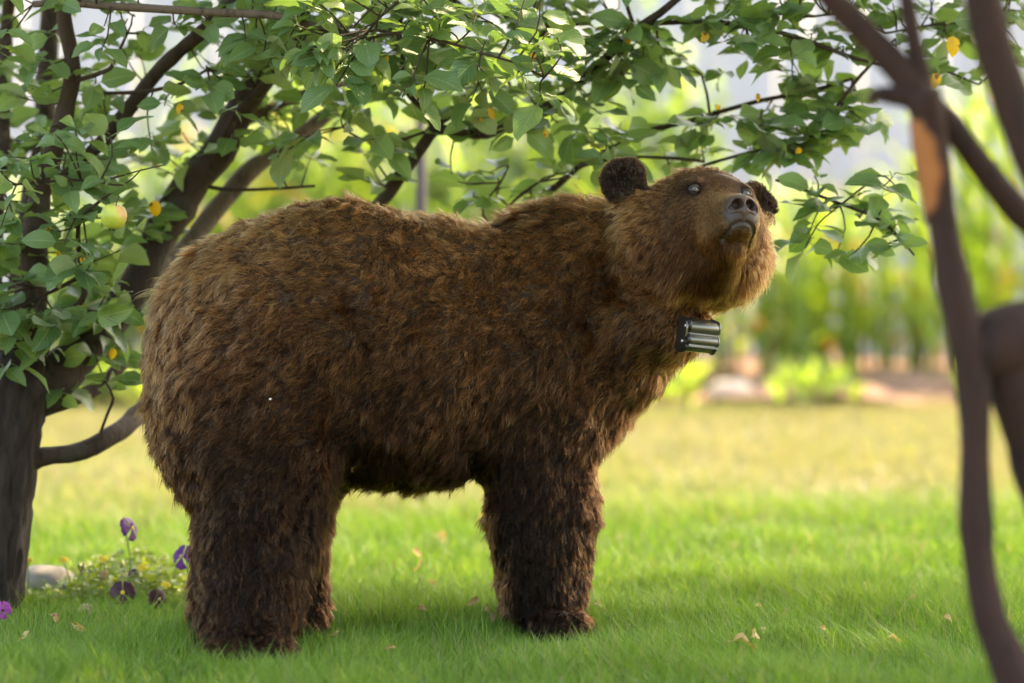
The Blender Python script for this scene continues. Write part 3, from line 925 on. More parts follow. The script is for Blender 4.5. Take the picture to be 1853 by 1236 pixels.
def sdf(p, upto=None):
    p = np.asarray(p, np.float32)
    D = np.full(len(p), 9, np.float32)
    for kind, d, k in prims[:upto]:
        if kind == 'e':
            q = p - d[0]
            if d[2] is not None: q = q @ d[2]
            a = np.sqrt(((q / d[1]) ** 2).sum(1)); b = np.sqrt(((q / d[1] ** 2) ** 2).sum(1)) + 1e-9
            x = a * (a - 1) / b
        elif kind == 'c':
            a, ra, b, rb = d
            ab = b - a
            t = np.clip(((p - a) @ ab) / (ab @ ab), 0, 1)
            x = np.sqrt(((p - a - t[:, None] * ab) ** 2).sum(1)) - (ra + (rb - ra) * t)
        else:
            x = np.sqrt(((p - d[0]) ** 2).sum(1)) - d[1]
            h = np.maximum(k - np.abs(-x - D), 0) / k
            D = np.maximum(D, -x) + h * h * k * .25
            continue
        h = np.maximum(k - np.abs(x - D), 0) / k
        D = np.minimum(x, D) - h * h * k * .25
    return D


def march(o, d, n=40, upto=None):
    p = np.array(o, float)[None]
    for _ in range(n):
        p = p + np.array(d)[None] * float(sdf(p, upto)[0]) * .8
    return p[0]


# mouth crease and eye sockets cut into the face
MOUTH = []
for r, u in [(-.034, -.166), (-.030, -.160), (-.022, -.1545), (-.014, -.151), (0, -.149), (.014, -.151), (.026, -.156), (.034, -.163), (.040, -.172)]:
    MOUTH.append(march(H(.3, r, u), -HF, upto=n_add))
MOUTH = catmull(np.array(MOUTH), .003)
EYES = [march(H(.2, s * .064, 0), -HF, upto=n_add) for s in (-1, 1)]
for s_ in (-1, 1):
    for f_, r_, u_, q_ in ((.152, .0155, -.107, .013), (.138, .016, -.103, .012), (.124, .016, -.10, .010)): cut(H(f_, s_ * r_, u_), q_, .003)
for e in EYES: cut(e + HF * .007, .0140, .012)
for m in MOUTH[::2]: cut(m + HF * .001, .0042, .004)


def surface_nets(fun, lo, hi, h):
    n = np.ceil((np.array(hi) - lo) / h).astype(int) + 1
    ax = [lo[i] + h * np.arange(n[i]) for i in range(3)]
    Fv = np.empty(n, np.float32)
    yz = np.stack(np.meshgrid(ax[1], ax[2], indexing='ij'), -1).reshape(-1, 2).astype(np.float32)
    st = max(1, 150000 // len(yz))
    for i in range(0, n[0], st):
        xs = ax[0][i:i + st]
        p = np.concatenate((np.repeat(xs, len(yz))[:, None].astype(np.float32), np.tile(yz, (len(xs), 1))), 1)
        Fv[i:i + st] = fun(p).reshape(len(xs), n[1], n[2])
    s = Fv < 0
    c = [(a, b, d) for a in (0, 1) for b in (0, 1) for d in (0, 1)]
    sl_ = lambda A, o: A[o[0]:n[0] - 1 + o[0], o[1]:n[1] - 1 + o[1], o[2]:n[2] - 1 + o[2]]
    cnt = sum(sl_(s, o).astype(np.int8) for o in c)
    I = np.argwhere((cnt > 0) & (cnt < 8))
    idx = -np.ones(n - 1, np.int64)
    idx[tuple(I.T)] = np.arange(len(I))
    acc = np.zeros((len(I), 3)); num = np.zeros(len(I))
    val = {o: Fv[tuple((I + o).T)] for o in c}
    for a in c:
        for k in range(3):
            if a[k]: continue
            b = tuple(a[j] + (j == k) for j in range(3))
            fa, fb = val[a], val[b]
            m = (fa < 0) != (fb < 0)
            t = fa[m] / (fa[m] - fb[m])
            q = np.tile(np.array(a, float), (m.sum(), 1)); q[:, k] += t
            acc[m] += q; num[m] += 1
    V = (I + acc / num[:, None]) * h + lo
    Q = []
    for k in range(3):
        u, v = (k + 1) % 3, (k + 2) % 3
        a = s; sl1 = [slice(None)] * 3; sl2 = [slice(None)] * 3
        sl1[k] = slice(0, -1); sl2[k] = slice(1, None)
        A, B = s[tuple(sl1)], s[tuple(sl2)]
        E = np.argwhere(A != B)
        E = E[(E[:, u] > 0) & (E[:, v] > 0) & (E[:, u] < n[u] - 1) & (E[:, v] < n[v] - 1)]
        ins = A[tuple(E.T)]
        def cell(du, dv):
            e = E.copy(); e[:, u] += du; e[:, v] += dv
            return idx[tuple(e.T)]
        q = np.stack((cell(-1, -1), cell(0, -1), cell(0, 0), cell(-1, 0)), 1)
        q[~ins] = q[~ins][:, ::-1]
        Q.append(q)
    Q = np.vstack(Q)
    return V, Q[(Q >= 0).all(1)]


def grad(p, fun=sdf, e=.002):
    g = [fun(p + np.eye(3, dtype=np.float32)[i] * e) - fun(p - np.eye(3, dtype=np.float32)[i] * e) for i in range(3)]
    return unit(np.stack(g, 1))


BV, BF = surface_nets(sdf, np.array((-.95, 7.75, -.03)), np.array((.78, 8.92, 1.36)), .0115)
import bmesh
bm = bmesh.new()
tmp = mesh('tmp', BV, BF)
bm.from_mesh(tmp); bpy.data.meshes.remove(tmp)
for rad, cc in ((.215, H(-.02, 0, -.09)), (.125, H(.06, 0, -.11))):
    es = [e for e in bm.edges if (np.array((e.verts[0].co + e.verts[1].co) / 2) - cc) @ (np.array((e.verts[0].co + e.verts[1].co) / 2) - cc) < rad * rad]
    bmesh.ops.subdivide_edges(bm, edges=es, cuts=1, use_grid_fill=True)
bmesh.ops.triangulate(bm, faces=[f for f in bm.faces if len(f.verts) > 4])
bear_me = bpy.data.meshes.new('body')
bm.to_mesh(bear_me); bm.free()
nv = len(bear_me.vertices)
BV = np.empty(nv * 3, np.float32); bear_me.vertices.foreach_get('co', BV); BV = BV.reshape(-1, 3)
for _ in range(3):
    dn = np.concatenate([sdf(BV[i:i + 60000]) for i in range(0, nv, 60000)])
    BV = BV - grad(BV) * dn[:, None] * .8
NOSE_C = H(.148, 0, -.118)
d_nose = np.linalg.norm(BV - NOSE_C, axis=1)
gn = grad(BV)
lump = np.clip((d_nose - .28) / .15, 0, 1)
disp = (vnoise(BV, 9, 1) * .010 + vnoise(BV, 22, 2) * .007 + vnoise(BV, 45, 3) * .004) * lump
# skin folds at the flank and behind the shoulder
bp = PX(BV)
for (x0, y0), (x1, y1), w, dpt in [((625, 535), (668, 640), 13, .022), ((655, 640), (700, 760), 22, .012), ((845, 800), (880, 880), 22, .02), ((1130, 590), (1215, 690), 26, .014),
                                  ((1092, 400), (1118, 520), 20, .022), ((1118, 520), (1190, 590), 20, .022), ((600, 760), (640, 900), 26, .016), ((900, 560), (880, 760), 40, .010)]:
    a, b = np.array((x0, y0)), np.array((x1, y1))
    t = np.clip(((bp - a) @ (b - a)) / ((b - a) @ (b - a)), 0, 1)
    dd = np.linalg.norm(bp - a - t[:, None] * (b - a), axis=1)
    disp -= dpt * np.exp(-(dd / w) ** 2) * np.clip(-gn[:, 1] * 2, 0, 1) * lump
BV = BV + gn * disp[:, None]
BV[:, 2] = np.maximum(BV[:, 2], .004)
d_mouth = np.min(np.stack([np.linalg.norm(BV - m, axis=1) for m in MOUTH[::6]]), 0)
d_eye = np.minimum(*[np.linalg.norm(BV - e, axis=1) for e in EYES])
bare = np.clip(np.maximum.reduce([1 - (d_mouth - .006) / .007, 1 - (d_eye - .012) / .006, 1 - (d_nose - .040) / .012]), 0, 1)
bear_me.vertices.foreach_set('co', BV.astype(np.float32).ravel())
bear_me.polygons.foreach_set('use_smooth', np.ones(len(bear_me.polygons), bool))
bear_me.attributes.new('bare', 'FLOAT', 'POINT').data.foreach_set('value', bare.astype(np.float32))
bear_me.update()
bear_me.calc_loop_triangles()

t = NT('bear skin')
ba = t.new('Attribute', attribute_name='bare').outputs['Fac']
t.col(t.mix(ba, t.mix(t.noise(60, 4, t.new('NewGeometry').outputs['Position']), (.016, .008, .004), (.034, .017, .008)), (.034, .018, .013)))
t.l(t.math('SUBTRACT', .85, t.math('MULTIPLY', ba, .4)), t.b.inputs['Roughness'])
M['skin'] = t.m
bear_me.materials.append(M['skin'])

bear = empty('bear', P(720, 1180, 8.27) * np.array((1, 1, 0)), 'large brown bear standing side-on on the lawn, head raised and turned to camera', 'bear')
B0 = np.array(bear.location)


def place(o, off=None):
    """Geometry built in world coordinates -> child of the bear."""
    o.matrix_parent_inverse = Matrix.Translation(-Vector(bear.location))
    return o


place(link('body', bear_me, bear))

# ---- nose pad
nprims, prims = prims, []
ell(H(.138, 0, -.108), (.026, .034, .025), .012, HM)
ell(H(.132, 0, -.092), (.028, .030, .016), .012, HM)
for s in (-1, 1):
    ell(H(.136, s * .024, -.113), (.021, .0165, .018), .010, HM)
cone(H(.150, 0, -.125), .010, H(.142, 0, -.142), .005, .008)
for s in (-1, 1):
    for f_, r_, u_, q in ((.162, .0150, -.109, .0125), (.152, .0155, -.106, .0115), (.140, .016, -.103, .010), (.156, .022, -.113, .0105), (.150, .030, -.119, .007), (.148, .035, -.122, .004), (.168, .0145, -.106, .0115)):
        cut(H(f_, s * r_, u_), q, .004)
for u_ in np.linspace(-.112, -.140, 12): cut(H(.1645 - .25 * abs(u_ + .112), 0, u_), .0018, .002)
lo_, hi_ = H(.14, 0, -.11) - .075, H(.14, 0, -.11) + .075
V, F = surface_nets(sdf, lo_, hi_, .0024)
for _ in range(2): V = V - grad(V, sdf, .0008) * sdf(V)[:, None] * .8
prims = nprims
t = NT('nose leather')
vo = t.new('TexVoronoi'); vo.inputs['Scale'].default_value = 420
t.l(t.new('NewGeometry').outputs['Position'], vo.inputs['Vector'])
t.col(t.mix(t.noise(150, 3, t.new('NewGeometry').outputs['Position']), (.034, .018, .013), (.082, .046, .034)))
t.set(Roughness=.36); t.bump(vo.outputs['Distance'], .35, .002)
place(link('nose', mesh('nose', V, F, t.m), bear))

# ---- eyes
te = NT('eye'); te.col((.085, .072, .06)); te.set(Roughness=.14); te.b.inputs['IOR'].default_value = 1.65; te.b.inputs['Coat Weight'].default_value = 1
tl = simple('eyelid', (.02, .014, .012), .45, .2)


def sphere_np(r, nu=24, nw=14):
    V = [(0, 0, r)]
    for i in range(1, nw):
        for j in range(nu):
            a, b = math.pi * i / nw, 2 * math.pi * j / nu
            V.append((r * math.sin(a) * math.cos(b), r * math.sin(a) * math.sin(b), r * math.cos(a)))
    V.append((0, 0, -r))
    F = [(0, 1 + j, 1 + (j + 1) % nu) for j in range(nu)]
    for i in range(nw - 2):
        for j in range(nu):
            a = 1 + i * nu
            F.append((a + j, a + nu + j, a + nu + (j + 1) % nu, a + (j + 1) % nu))
    a = 1 + (nw - 2) * nu
    F += [(a + j, len(V) - 1, a + (j + 1) % nu) for j in range(nu)]
    return np.array(V), F


for s, e in zip((-1, 1), EYES):
    V, F = sphere_np(.0108)
    c = e - HF * .0050 + HU * .001
    eo = place(link('eye', mesh('eye', V + c, F, te.m), bear))
    a = np.linspace(0, 2 * np.pi, 33)
    ring = np.array([c + HF * (.0085 - .006 * abs(math.cos(q)) ** 2) + (HR * math.cos(q) * .0124 + HU * math.sin(q) * .0066) for q in a])
    V, F = tube_np(ring, .0034, 8)
    lo = link('eyelid', mesh('eyelid', V, F, tl), eo)
    lo.matrix_parent_inverse = Matrix()

# ------------------------------------------------------------------ collar (worn by the bear, its own thing)
BOX = P(1258, 606, 8.085)
collar = empty('tracking_collar', BOX, 'black tracking collar with a ribbed glossy box under the chin of the bear', 'collar')
AX = unit(np.array((1.0, .42, -.13)))                      # long axis of the box, to the right in the photo
AZ = unit(np.array((.14, -.12, 1.0)) - AX * (np.array((.14, -.12, 1.0)) @ AX))
AY = np.cross(AZ, AX)                                      # away from the camera
pr = []                                                    # profile (toward camera, up) in m
for k in range(9): a = math.pi * (.5 - k / 8 * .8); pr.append((.012 + .017 * math.cos(a), .022 + .017 * math.sin(a)))
for k in range(1, 8): a = math.pi * (-.0 + .42 - k / 8 * .62); pr.append((.018 + .018 * math.cos(a), -.010 + .016 * math.sin(a)))
pr += [(.026, -.022), (.031, -.024), (.032, -.027), (.027, -.030), (.018, -.040), (.004, -.044), (-.03, -.042), (-.03, .038)]
pr = np.array(pr) * .93
tb = NT('glossy black casing'); tb.col((.17, .16, .14)); tb.set(Roughness=.3, Metallic=.8); tb.b.inputs['Coat Weight'].default_value = .6
tb.bump(tb.noise(180, 3, tb.obj()), .04, .002)
tp_ = NT('black end plate'); tp_.col((.008, .008, .008)); tp_.set(Roughness=.3)


def extr(name, prof, x0, x1, mat, par, bev=.002):
    n = len(prof); V, F = [], []
    c = prof.mean(0)
    rows = [(x0, .90), (x0 + bev, 1), (x1 - bev, 1), (x1, .90)]
    for x, s in rows:
        for q in prof:
            y, z = c + (q - c) * (s if s == 1 else 1 - bev / .03)
            V.append(AX * x - AY * y + AZ * z)
    for i in range(3):
        for j in range(n):
            F.append((i * n + j, i * n + (j + 1) % n, i * n + n + (j + 1) % n, i * n + n + j))
    F += [tuple(range(n))[::-1], tuple(range(3 * n, 4 * n))]
    me = mesh(name, V, F, mat, True)
    o = link(name, me, par)
    md = me
    md.polygons[-1].use_smooth = md.polygons[-2].use_smooth = False
    return o


extr('housing', pr, -.026, .048, tb.m, collar)
pp = pr.copy(); pp = pp.mean(0) + (pp - pp.mean(0)) * 1.10
plate = extr('end_plate', pp, -.034, -.0255, tp_.m, collar)
extr('end_plate', pp * np.array((1, .98)), 0.0475, .051, tb.m, collar, .001)
mb = simple('steel bolt', (.55, .55, .5), .3, .1)
mb.node_tree.nodes['Principled BSDF'].inputs['Metallic'].default_value = .9
for y, z in ((.016, .022), (.012, -.016)):
    V, F = tube_np(np.array([AX * -.039 - AY * y + AZ * z, AX * -.033 - AY * y + AZ * z]), .0042, 8)
    link('bolt', mesh('bolt', V, F, mb), collar)
V, F = tube_np(catmull(np.array([AX * -.037 - AY * .018 + AZ * .034, AX * -.038 - AY * .028 + AZ * .02, AX * -.036 - AY * .026 + AZ * -.004]), .004), .0028, 6)
link('clip', mesh('clip', V, F, tb.m), collar)
# strap round the neck, following the body
nax = unit(P(1225, 440, 8.20) - P(1080, 560, 8.46))
ncn = P(1150, 540, 8.36)
e1 = unit(np.cross(nax, (0, 0, 1))); e2 = np.cross(nax, e1)
if (BOX - ncn) @ e1 < 0: e1 = -e1
ring = []
for a in np.linspace(0, 2 * np.pi, 49)[:-1]:
    dr = e1 * math.cos(a) + e2 * math.sin(a)
    p = ncn.copy()
    for _ in range(40):
        p = p + dr * max(-float(sdf(p[None])[0]), 0) * .7 + dr * 1e-4
    ring.append(p - dr * .062)
ring = np.array(ring)
V, F = [], []
nr = len(ring)
for i in range(nr):
    dr = unit(ring[i] - ncn)
    for o_, w_ in ((0, -.014), (0, .014), (.005, .014), (.005, -.014)):
        V.append(ring[i] + dr * o_ + nax * w_ - BOX)
for i in range(nr):
    for j in range(4):
        F.append((i * 4 + j, i * 4 + (j + 1) % 4, (i + 1) % nr * 4 + (j + 1) % 4, (i + 1) % nr * 4 + j))
link('strap', mesh('strap', V, F, tp_.m), collar)


# ------------------------------------------------------------------ fur
def make_fur(N=350000, K=7):
    nt = len(bear_me.loop_triangles)
    tv = np.empty(nt * 3, np.int32); bear_me.loop_triangles.foreach_get('vertices', tv); tv = tv.reshape(-1, 3)
    vn = np.empty(nv * 3, np.float32); bear_me.vertices.foreach_get('normal', vn); vn = vn.reshape(-1, 3)
    A, B, C = BV[tv[:, 0]], BV[tv[:, 1]], BV[tv[:, 2]]
    cen = (A + B + C) / 3
    ar = .5 * np.linalg.norm(np.cross(B - A, C - A), axis=1)
    dn = np.linalg.norm(cen - NOSE_C, axis=1)
    w = ar * (1 + 6.0 * np.clip(1 - (dn - .20) / .15, 0, 1))
    view = unit(np.array((0, 0, CH)) - cen)
    fac = (unit(np.cross(B - A, C - A)) * view).sum(1)
    w *= 1 + 1.0 * np.clip((.50 - cen[:, 2]) / .2, 0, 1)
    w *= np.where(fac > -.25, 1, .35)
    w /= w.sum()
    ti = RNG.choice(nt, N, p=w)
    r1, r2 = np.sqrt(RNG.random(N)), RNG.random(N)
    bc = np.stack((1 - r1, r1 * (1 - r2), r1 * r2), 1)
    mixf = lambda X: (X[tv[ti]] * bc[:, :, None]).sum(1) if X.ndim == 2 else (X[tv[ti]] * bc).sum(1)
    p = mixf(BV); n = unit(mixf(vn)); br = mixf(bare)
    dn = np.linalg.norm(p - NOSE_C, axis=1)
    inbox = ((p - BOX) @ AX > -.034) & ((p - BOX) @ AX < .05) & (np.abs((p - BOX) @ AZ) < .05) & ((p - BOX) @ AY < .05)
    ok = (br < .55) & (p[:, 2] > .012)
    p, n, br, dn, inbox = p[ok], n[ok], br[ok], dn[ok], inbox[ok]
    N = len(p)
    q = PX(p)
    # direction field
    back = np.array((-.92, -.30, .05))
    zz = p[:, 2]
    legw = np.clip((.52 - zz) / .2, 0, 1)
    flow = back[None] * (.75 - .6 * legw)[:, None] + np.array((0, 0, -1.0))[None] * (.62 + .5 * legw)[:, None]
    # rump hair falls down and back
    hw = np.clip((.40 - dn) / .12, 0, 1)                            # head weight
    hd = unit(p - (NOSE_C + HF * .04)) + np.array((0, 0, -.45)) * np.clip((dn - .12) / .15, 0, 1)[:, None]
    loc = (p - E0) @ HM
    ear = ((loc[:, 2] > .040) & (np.abs(loc[:, 1]) > .118) & (loc[:, 0] > -.24) & (dn < .52)).astype(float)
    earc = np.where(loc[:, 1:2] < 0, H(-.15, -.196, .08)[None], H(-.155, .158, .054)[None])
    flow = flow * (1 - hw)[:, None] + hd * hw[:, None]
    flow = flow * (1 - ear)[:, None] + (unit(p - earc) * .45 + HU) * ear[:, None]
    ns = 5.0
    flow = flow + np.stack([vnoise(p, ns, j) for j in (11, 12, 13)], 1) * .45 + np.stack([vnoise(p, 17, j) for j in (14, 15, 16)], 1) * .32
    tn = flow - n * (flow * n).sum(1)[:, None]
    tn = unit(tn)
    L = .031 + .013 * np.clip((zz - .9) / .1, 0, 1) * np.clip((q[:, 0] - 860) / 100, 0, 1)
    L = L * (1 - .26 * np.clip((.42 - zz) / .25, 0, 1))
    Lh = np.clip(.0075 + (dn - .085) * .12, .0075, .030)
    L = np.where(dn < .42, Lh * np.clip((.42 - dn) / .06, 0, 1) + L * (1 - np.clip((.42 - dn) / .06, 0, 1)), L)
    face = np.clip((loc[:, 0] + .13) / .09, 0, 1) * np.clip((loc[:, 2] + .155) / .07, 0, 1) * np.clip((.33 - dn) / .06, 0, 1)
    L = L * (1 - face) + np.minimum(L, .013) * face
    under = np.clip((-.158 - loc[:, 2]) / .02, 0, 1) * (dn < .3) * np.clip((dn - .055) / .03, 0, 1)
    L = L + .016 * under
    L = np.where(ear > 0, .014, L)
    L = L * (1 - .6 * br) * RNG.uniform(.62, 1.18, N) * (1 + .22 * vnoise(p, 20, 20))
    L = np.where(inbox, np.minimum(L, .010), L)
    # locks
    nc = 90000
    ci = RNG.choice(N, nc, replace=False)
    kd = kdtree.KDTree(nc)
    for i, j in enumerate(ci): kd.insert(p[j], i)
    kd.balance()
    own = np.array([kd.find(x)[1] for x in p])
    cj = ci[own]
    lock = RNG.random(nc)[own]
    ljit = RNG.normal(0, .26, (nc, 3))[own]
    ll = (1 + RNG.normal(0, .22, nc))[own]
    bigf = np.clip((dn - .2) / .15, 0, 1) * (1 - .8 * ear)
    L = L * (1 + (ll - 1) * bigf)
    nc2 = 8500
    c2 = RNG.choice(N, nc2, replace=False)
    kd2 = kdtree.KDTree(nc2)
    for i, j in enumerate(c2): kd2.insert(p[j], i)
    kd2.balance()
    own2 = np.array([kd2.find(x)[1] for x in p])
    L = L * (1 + RNG.normal(0, .14, nc2)[own2] * bigf)
    ljit = ljit * .8 + RNG.normal(0, .24, (nc2, 3))[own2]
    tone2 = RNG.random(nc2)[own2]
    d2 = np.linalg.norm(p - p[c2[own2]], axis=1)
    s = np.linspace(0, 1, K)[None, :, None]
    lift = (.68 - .10 * legw)[:, None, None] * np.where(dn < .25, .55, 1)[:, None, None]
    tnj = unit(tn + ljit * bigf[:, None])
    pts = p[:, None] + L[:, None, None] * (n[:, None] * (lift * s - .36 * s ** 2) + tnj[:, None] * (.45 * s + .42 * s ** 2))
    pts[:, :, 2] -= (L[:, None] * .14 * s[:, :, 0] ** 2)
    cl = (.42 * bigf)[:, None, None] * s ** 1.7
    ce = (.26 * bigf)[:, None, None] * s ** 1.3
    pts = pts * (1 - ce) + pts[c2[own2]] * ce
    ctr = pts[cj] + (L / np.maximum(L[cj], 1e-4))[:, None, None] * 0
    pts = pts * (1 - cl) + ctr * cl
    fz = RNG.normal(0, 1, (N, 3))
    pts += fz[:, None] * (L * .09)[:, None, None] * s ** 2
    ph = RNG.random((N, 1)) * 6.28
    wv = np.sin(s[:, :, 0] * RNG.uniform(4, 9, (N, 1)) + ph) - np.sin(ph)
    pts += np.cross(n, tnj)[:, None] * (wv * (L * .075 * bigf)[:, None])[:, :, None]
    pts[:, :, 2] = np.maximum(pts[:, :, 2], .003)
    # tone: 0 dark .. 1 golden
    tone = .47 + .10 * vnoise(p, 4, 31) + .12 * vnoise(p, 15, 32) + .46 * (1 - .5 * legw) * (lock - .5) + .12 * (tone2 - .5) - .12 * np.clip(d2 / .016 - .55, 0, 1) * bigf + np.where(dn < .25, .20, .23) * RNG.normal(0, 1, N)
    tone += .34 * np.clip((zz - .48) / .4, 0, 1) - .09 - .30 * np.clip((.58 - zz) / .3, 0, 1)  # legs darker; top light also put into the tone, paler toward the back
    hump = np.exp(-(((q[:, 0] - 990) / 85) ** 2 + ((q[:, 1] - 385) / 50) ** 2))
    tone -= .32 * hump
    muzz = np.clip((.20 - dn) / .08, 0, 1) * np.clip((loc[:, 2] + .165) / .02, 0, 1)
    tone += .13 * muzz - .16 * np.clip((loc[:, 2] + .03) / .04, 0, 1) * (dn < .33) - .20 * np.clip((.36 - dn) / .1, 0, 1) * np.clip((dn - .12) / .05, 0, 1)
    tone -= .22 * under * np.clip((.2 - dn) / .08, 0, 1)  # shade under the chin put into the fur tone
    ruff = np.exp(-(((q[:, 0] - 1375) / 40) ** 2 + ((q[:, 1] - 470) / 110) ** 2)) * (dn < .4)
    tone += .16 * ruff  # light on the right cheek put into the tone as a paler patch
    tone -= .45 * np.exp(-(np.minimum(*[np.linalg.norm(p - e, axis=1) for e in EYES]) / .026) ** 2)
    tone = np.where(ear > 0, tone * .12 - .06, tone)
    hc = bpy.data.hair_curves.new('fur')
    hc.add_curves([K] * N)
    hc.attributes['position'].data.foreach_set('vector', pts.astype(np.float32).ravel())
    rr = (np.where(dn < .25, .00055, .00078)[:, None] * np.array([1, 1, .92, .78, .58, .36, .12])[None]).astype(np.float32)
    a = hc.attributes.get('radius') or hc.attributes.new('radius', 'FLOAT', 'POINT')
    a.data.foreach_set('value', rr.ravel())
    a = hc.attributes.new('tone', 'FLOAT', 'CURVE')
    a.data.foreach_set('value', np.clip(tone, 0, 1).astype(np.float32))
    t = NT('fur')
    t.n.remove(t.b)
    hb = t.new('BsdfHairPrincipled')
    hb.parametrization = 'COLOR'
    tv_ = t.new('Attribute', attribute_name='tone').outputs['Fac']
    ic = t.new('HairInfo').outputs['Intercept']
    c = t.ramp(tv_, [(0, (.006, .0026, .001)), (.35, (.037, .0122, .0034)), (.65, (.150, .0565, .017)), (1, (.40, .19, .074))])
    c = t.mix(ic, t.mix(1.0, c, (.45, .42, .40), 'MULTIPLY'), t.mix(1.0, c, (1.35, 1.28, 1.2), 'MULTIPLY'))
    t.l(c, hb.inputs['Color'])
    hb.inputs['IOR'].default_value = 1.25
    hb.inputs['Roughness'].default_value = .34
    hb.inputs['Radial Roughness'].default_value = .55
    t.l(hb.outputs[0], t.out.inputs[0])
    hc.materials.append(t.m)
    place(link('fur', hc, bear))


make_fur()


# ------------------------------------------------------------------ apple
def lathe(prof, n=24):
    prof = np.array(prof, float)
    a = np.arange(n) / n * 2 * np.pi
    V = np.stack((prof[:, None, 0] * np.cos(a), prof[:, None, 0] * np.sin(a), np.repeat(prof[:, 1:2], n, 1)), -1).reshape(-1, 3)
    i = np.arange(len(prof) - 1)[:, None] * n; j = np.arange(n)[None]
    F = np.stack((i + j, i + (j + 1) % n, i + n + (j + 1) % n, i + n + j), -1).reshape(-1, 4)
    return V, F


def make_apple():
    t = NT('apple skin')
    pos = t.obj(); sx = t.new('SeparateXYZ'); t.l(pos, sx.inputs[0])
    n = t.noise(45, 4, pos)
    k = t.math('ADD', t.math('MULTIPLY', sx.outputs[0], 22), t.math('ADD', t.math('MULTIPLY', sx.outputs[2], 20), t.math('MULTIPLY', n, .9)))
    t.col(t.ramp(k, [(.0, (.34, .42, .05)), (.7, (.60, .60, .09)), (1, (.78, .46, .18))]))
    t.set(Roughness=.32)
    a = empty('apple', P(206, 392, 8.22), 'yellow green apple with a pink blush hanging among leaves', 'apple')
    r = .0315
    prof = [(.001, -.022), (.006, -.026), (.012, -.0285), (.020, -.026), (.027, -.018), (.0315, -.004), (.0318, .006), (.028, .018), (.021, .026), (.013, .0285), (.006, .026), (.001, .021)]
    V, F = lathe(prof)
    link('flesh', mesh('flesh', V, F, t.m), a)
    V, F = tube_np(catmull(np.array([(0, 0, .02), (.002, 0, .034), (.006, .004, .05)]), .005), .0013, 6)
    link('stalk', mesh('stalk', V, F, M['bark']), a)
    parts = []
    for q in range(5):
        an = q * 1.257
        d = np.array((math.cos(an), math.sin(an), 0))
        parts.append(tube_np(np.array([d * .002 + (0, 0, -.024), d * .006 + (0, 0, -.031), d * .008 + (0, 0, -.035)]), [.0016, .0014, .0004], 5))
    V, F = join(parts)
    link('calyx', mesh('calyx', V, F, M['bark']), a)
    a.rotation_euler = (.15, .12, .3)


make_apple()


# ------------------------------------------------------------------ garden bed: corn, shrubs, stones
def blade_np(L, W, rise, droop, seed):
    n = 8; V, uv = [], []
    x = z = 0.0; a = rise
    for i in range(n + 1):
        v = i / n
        w = W * .5 * (min(1, v * 6 + .35)) * (1 - v ** 2.2) + .001
        for u in (-1, 0, 1):
            V.append((x, u * w, z + abs(u) * w * .35)); uv.append((.5 + u * .5, v))
        x += math.cos(a) * L / n; z += math.sin(a) * L / n
        a -= droop / n * (.5 + v * 1.4)
    F = [(i * 3 + j, i * 3 + 3 + j, i * 3 + 4 + j, i * 3 + 1 + j) for i in range(n) for j in (0, 1)]
    return np.array(V), np.array(F), np.array(uv)


CORN_ME = []
for k, (L, W, r, d) in enumerate(((.55, .06, 1.15, 2.2), (.62, .065, 1.0, 1.8), (.45, .05, 1.25, 1.3), (.7, .07, 1.1, 2.7))):
    V, F, uv = blade_np(L, W, r, d, k)
    CORN_ME.append(mesh('leaf', V, F, M['corn'], True, uv))
V, F, uv = blade_np(.5, .055, .9, 2.8, 9)
CORN_DRY = mesh('leaf', V, F, M['corn_dry'], True, uv)
V, F = tube_np(np.array([(0, 0, -.05), (.01, 0, .3), (0, .01, .7), (0, 0, 1)]), [.014, .013, .010, .005], 6)
STALK = mesh('stalk', V, F, M['stem'])


def corn(x, y, h, first, label, group):
    c = empty('corn_plant', (x, y, .06), label, 'corn plant', group, RNG.random() * 6.28)
    s = link('stalk', STALK, c); s.scale = (1, 1, h)
    n = int(5 + h * 5)
    for i in range(n):
        o = link('leaf', CORN_DRY if RNG.random() < .10 else CORN_ME[RNG.integers(4)], c, (0, 0, h * (.10 + .85 * i / n)))
        o.rotation_euler = (0, RNG.normal(0, .15), i * math.pi + RNG.normal(0, .5))
        k = (.45 + .5 * min(h, 1.6)) * RNG.uniform(.75, 1.15) * (1 - .3 * i / n)
        o.scale = (k, k, k)


for i in range(46):
    px = RNG.uniform(1290, 1740)
    d = RNG.uniform(16.95, 18.3)
    h = RNG.uniform(.6, 1.1) * (1.15 if px > 1600 else 1)
    corn(P(px, 0, d)[0], d, h, False, 'low bright green corn plant in the sunlit bed right of the bear', 'low corn plants right of the bear')
for i in range(16):
    px = RNG.uniform(1740, 1990); d = RNG.uniform(17.0, 18.4)
    corn(P(px, 0, d)[0], d, RNG.uniform(1.2, 1.75), False, 'tall corn plant behind the dark leaning tree at the right edge', 'tall corn plants behind the leaning tree')
for i in range(30):
    px = RNG.uniform(240, 1180); d = RNG.uniform(17.0, 18.4)
    corn(P(px, 0, d)[0], d, RNG.uniform(1.1, 1.8), False, 'tall pale corn plant glimpsed over the back of the bear', 'tall corn plants behind the bear')
for i in range(8):
    px = RNG.uniform(-150, 240); d = RNG.uniform(17.0, 18.4)
    corn(P(px, 0, d)[0], d, RNG.uniform(.6, 1.3), False, 'corn plant glimpsed behind the leaves of the apple tree', 'corn plants behind the apple tree')

SH = [leaf_np(1, .62, .2, .5, .1, 4, .15, 1, .2, 5)]


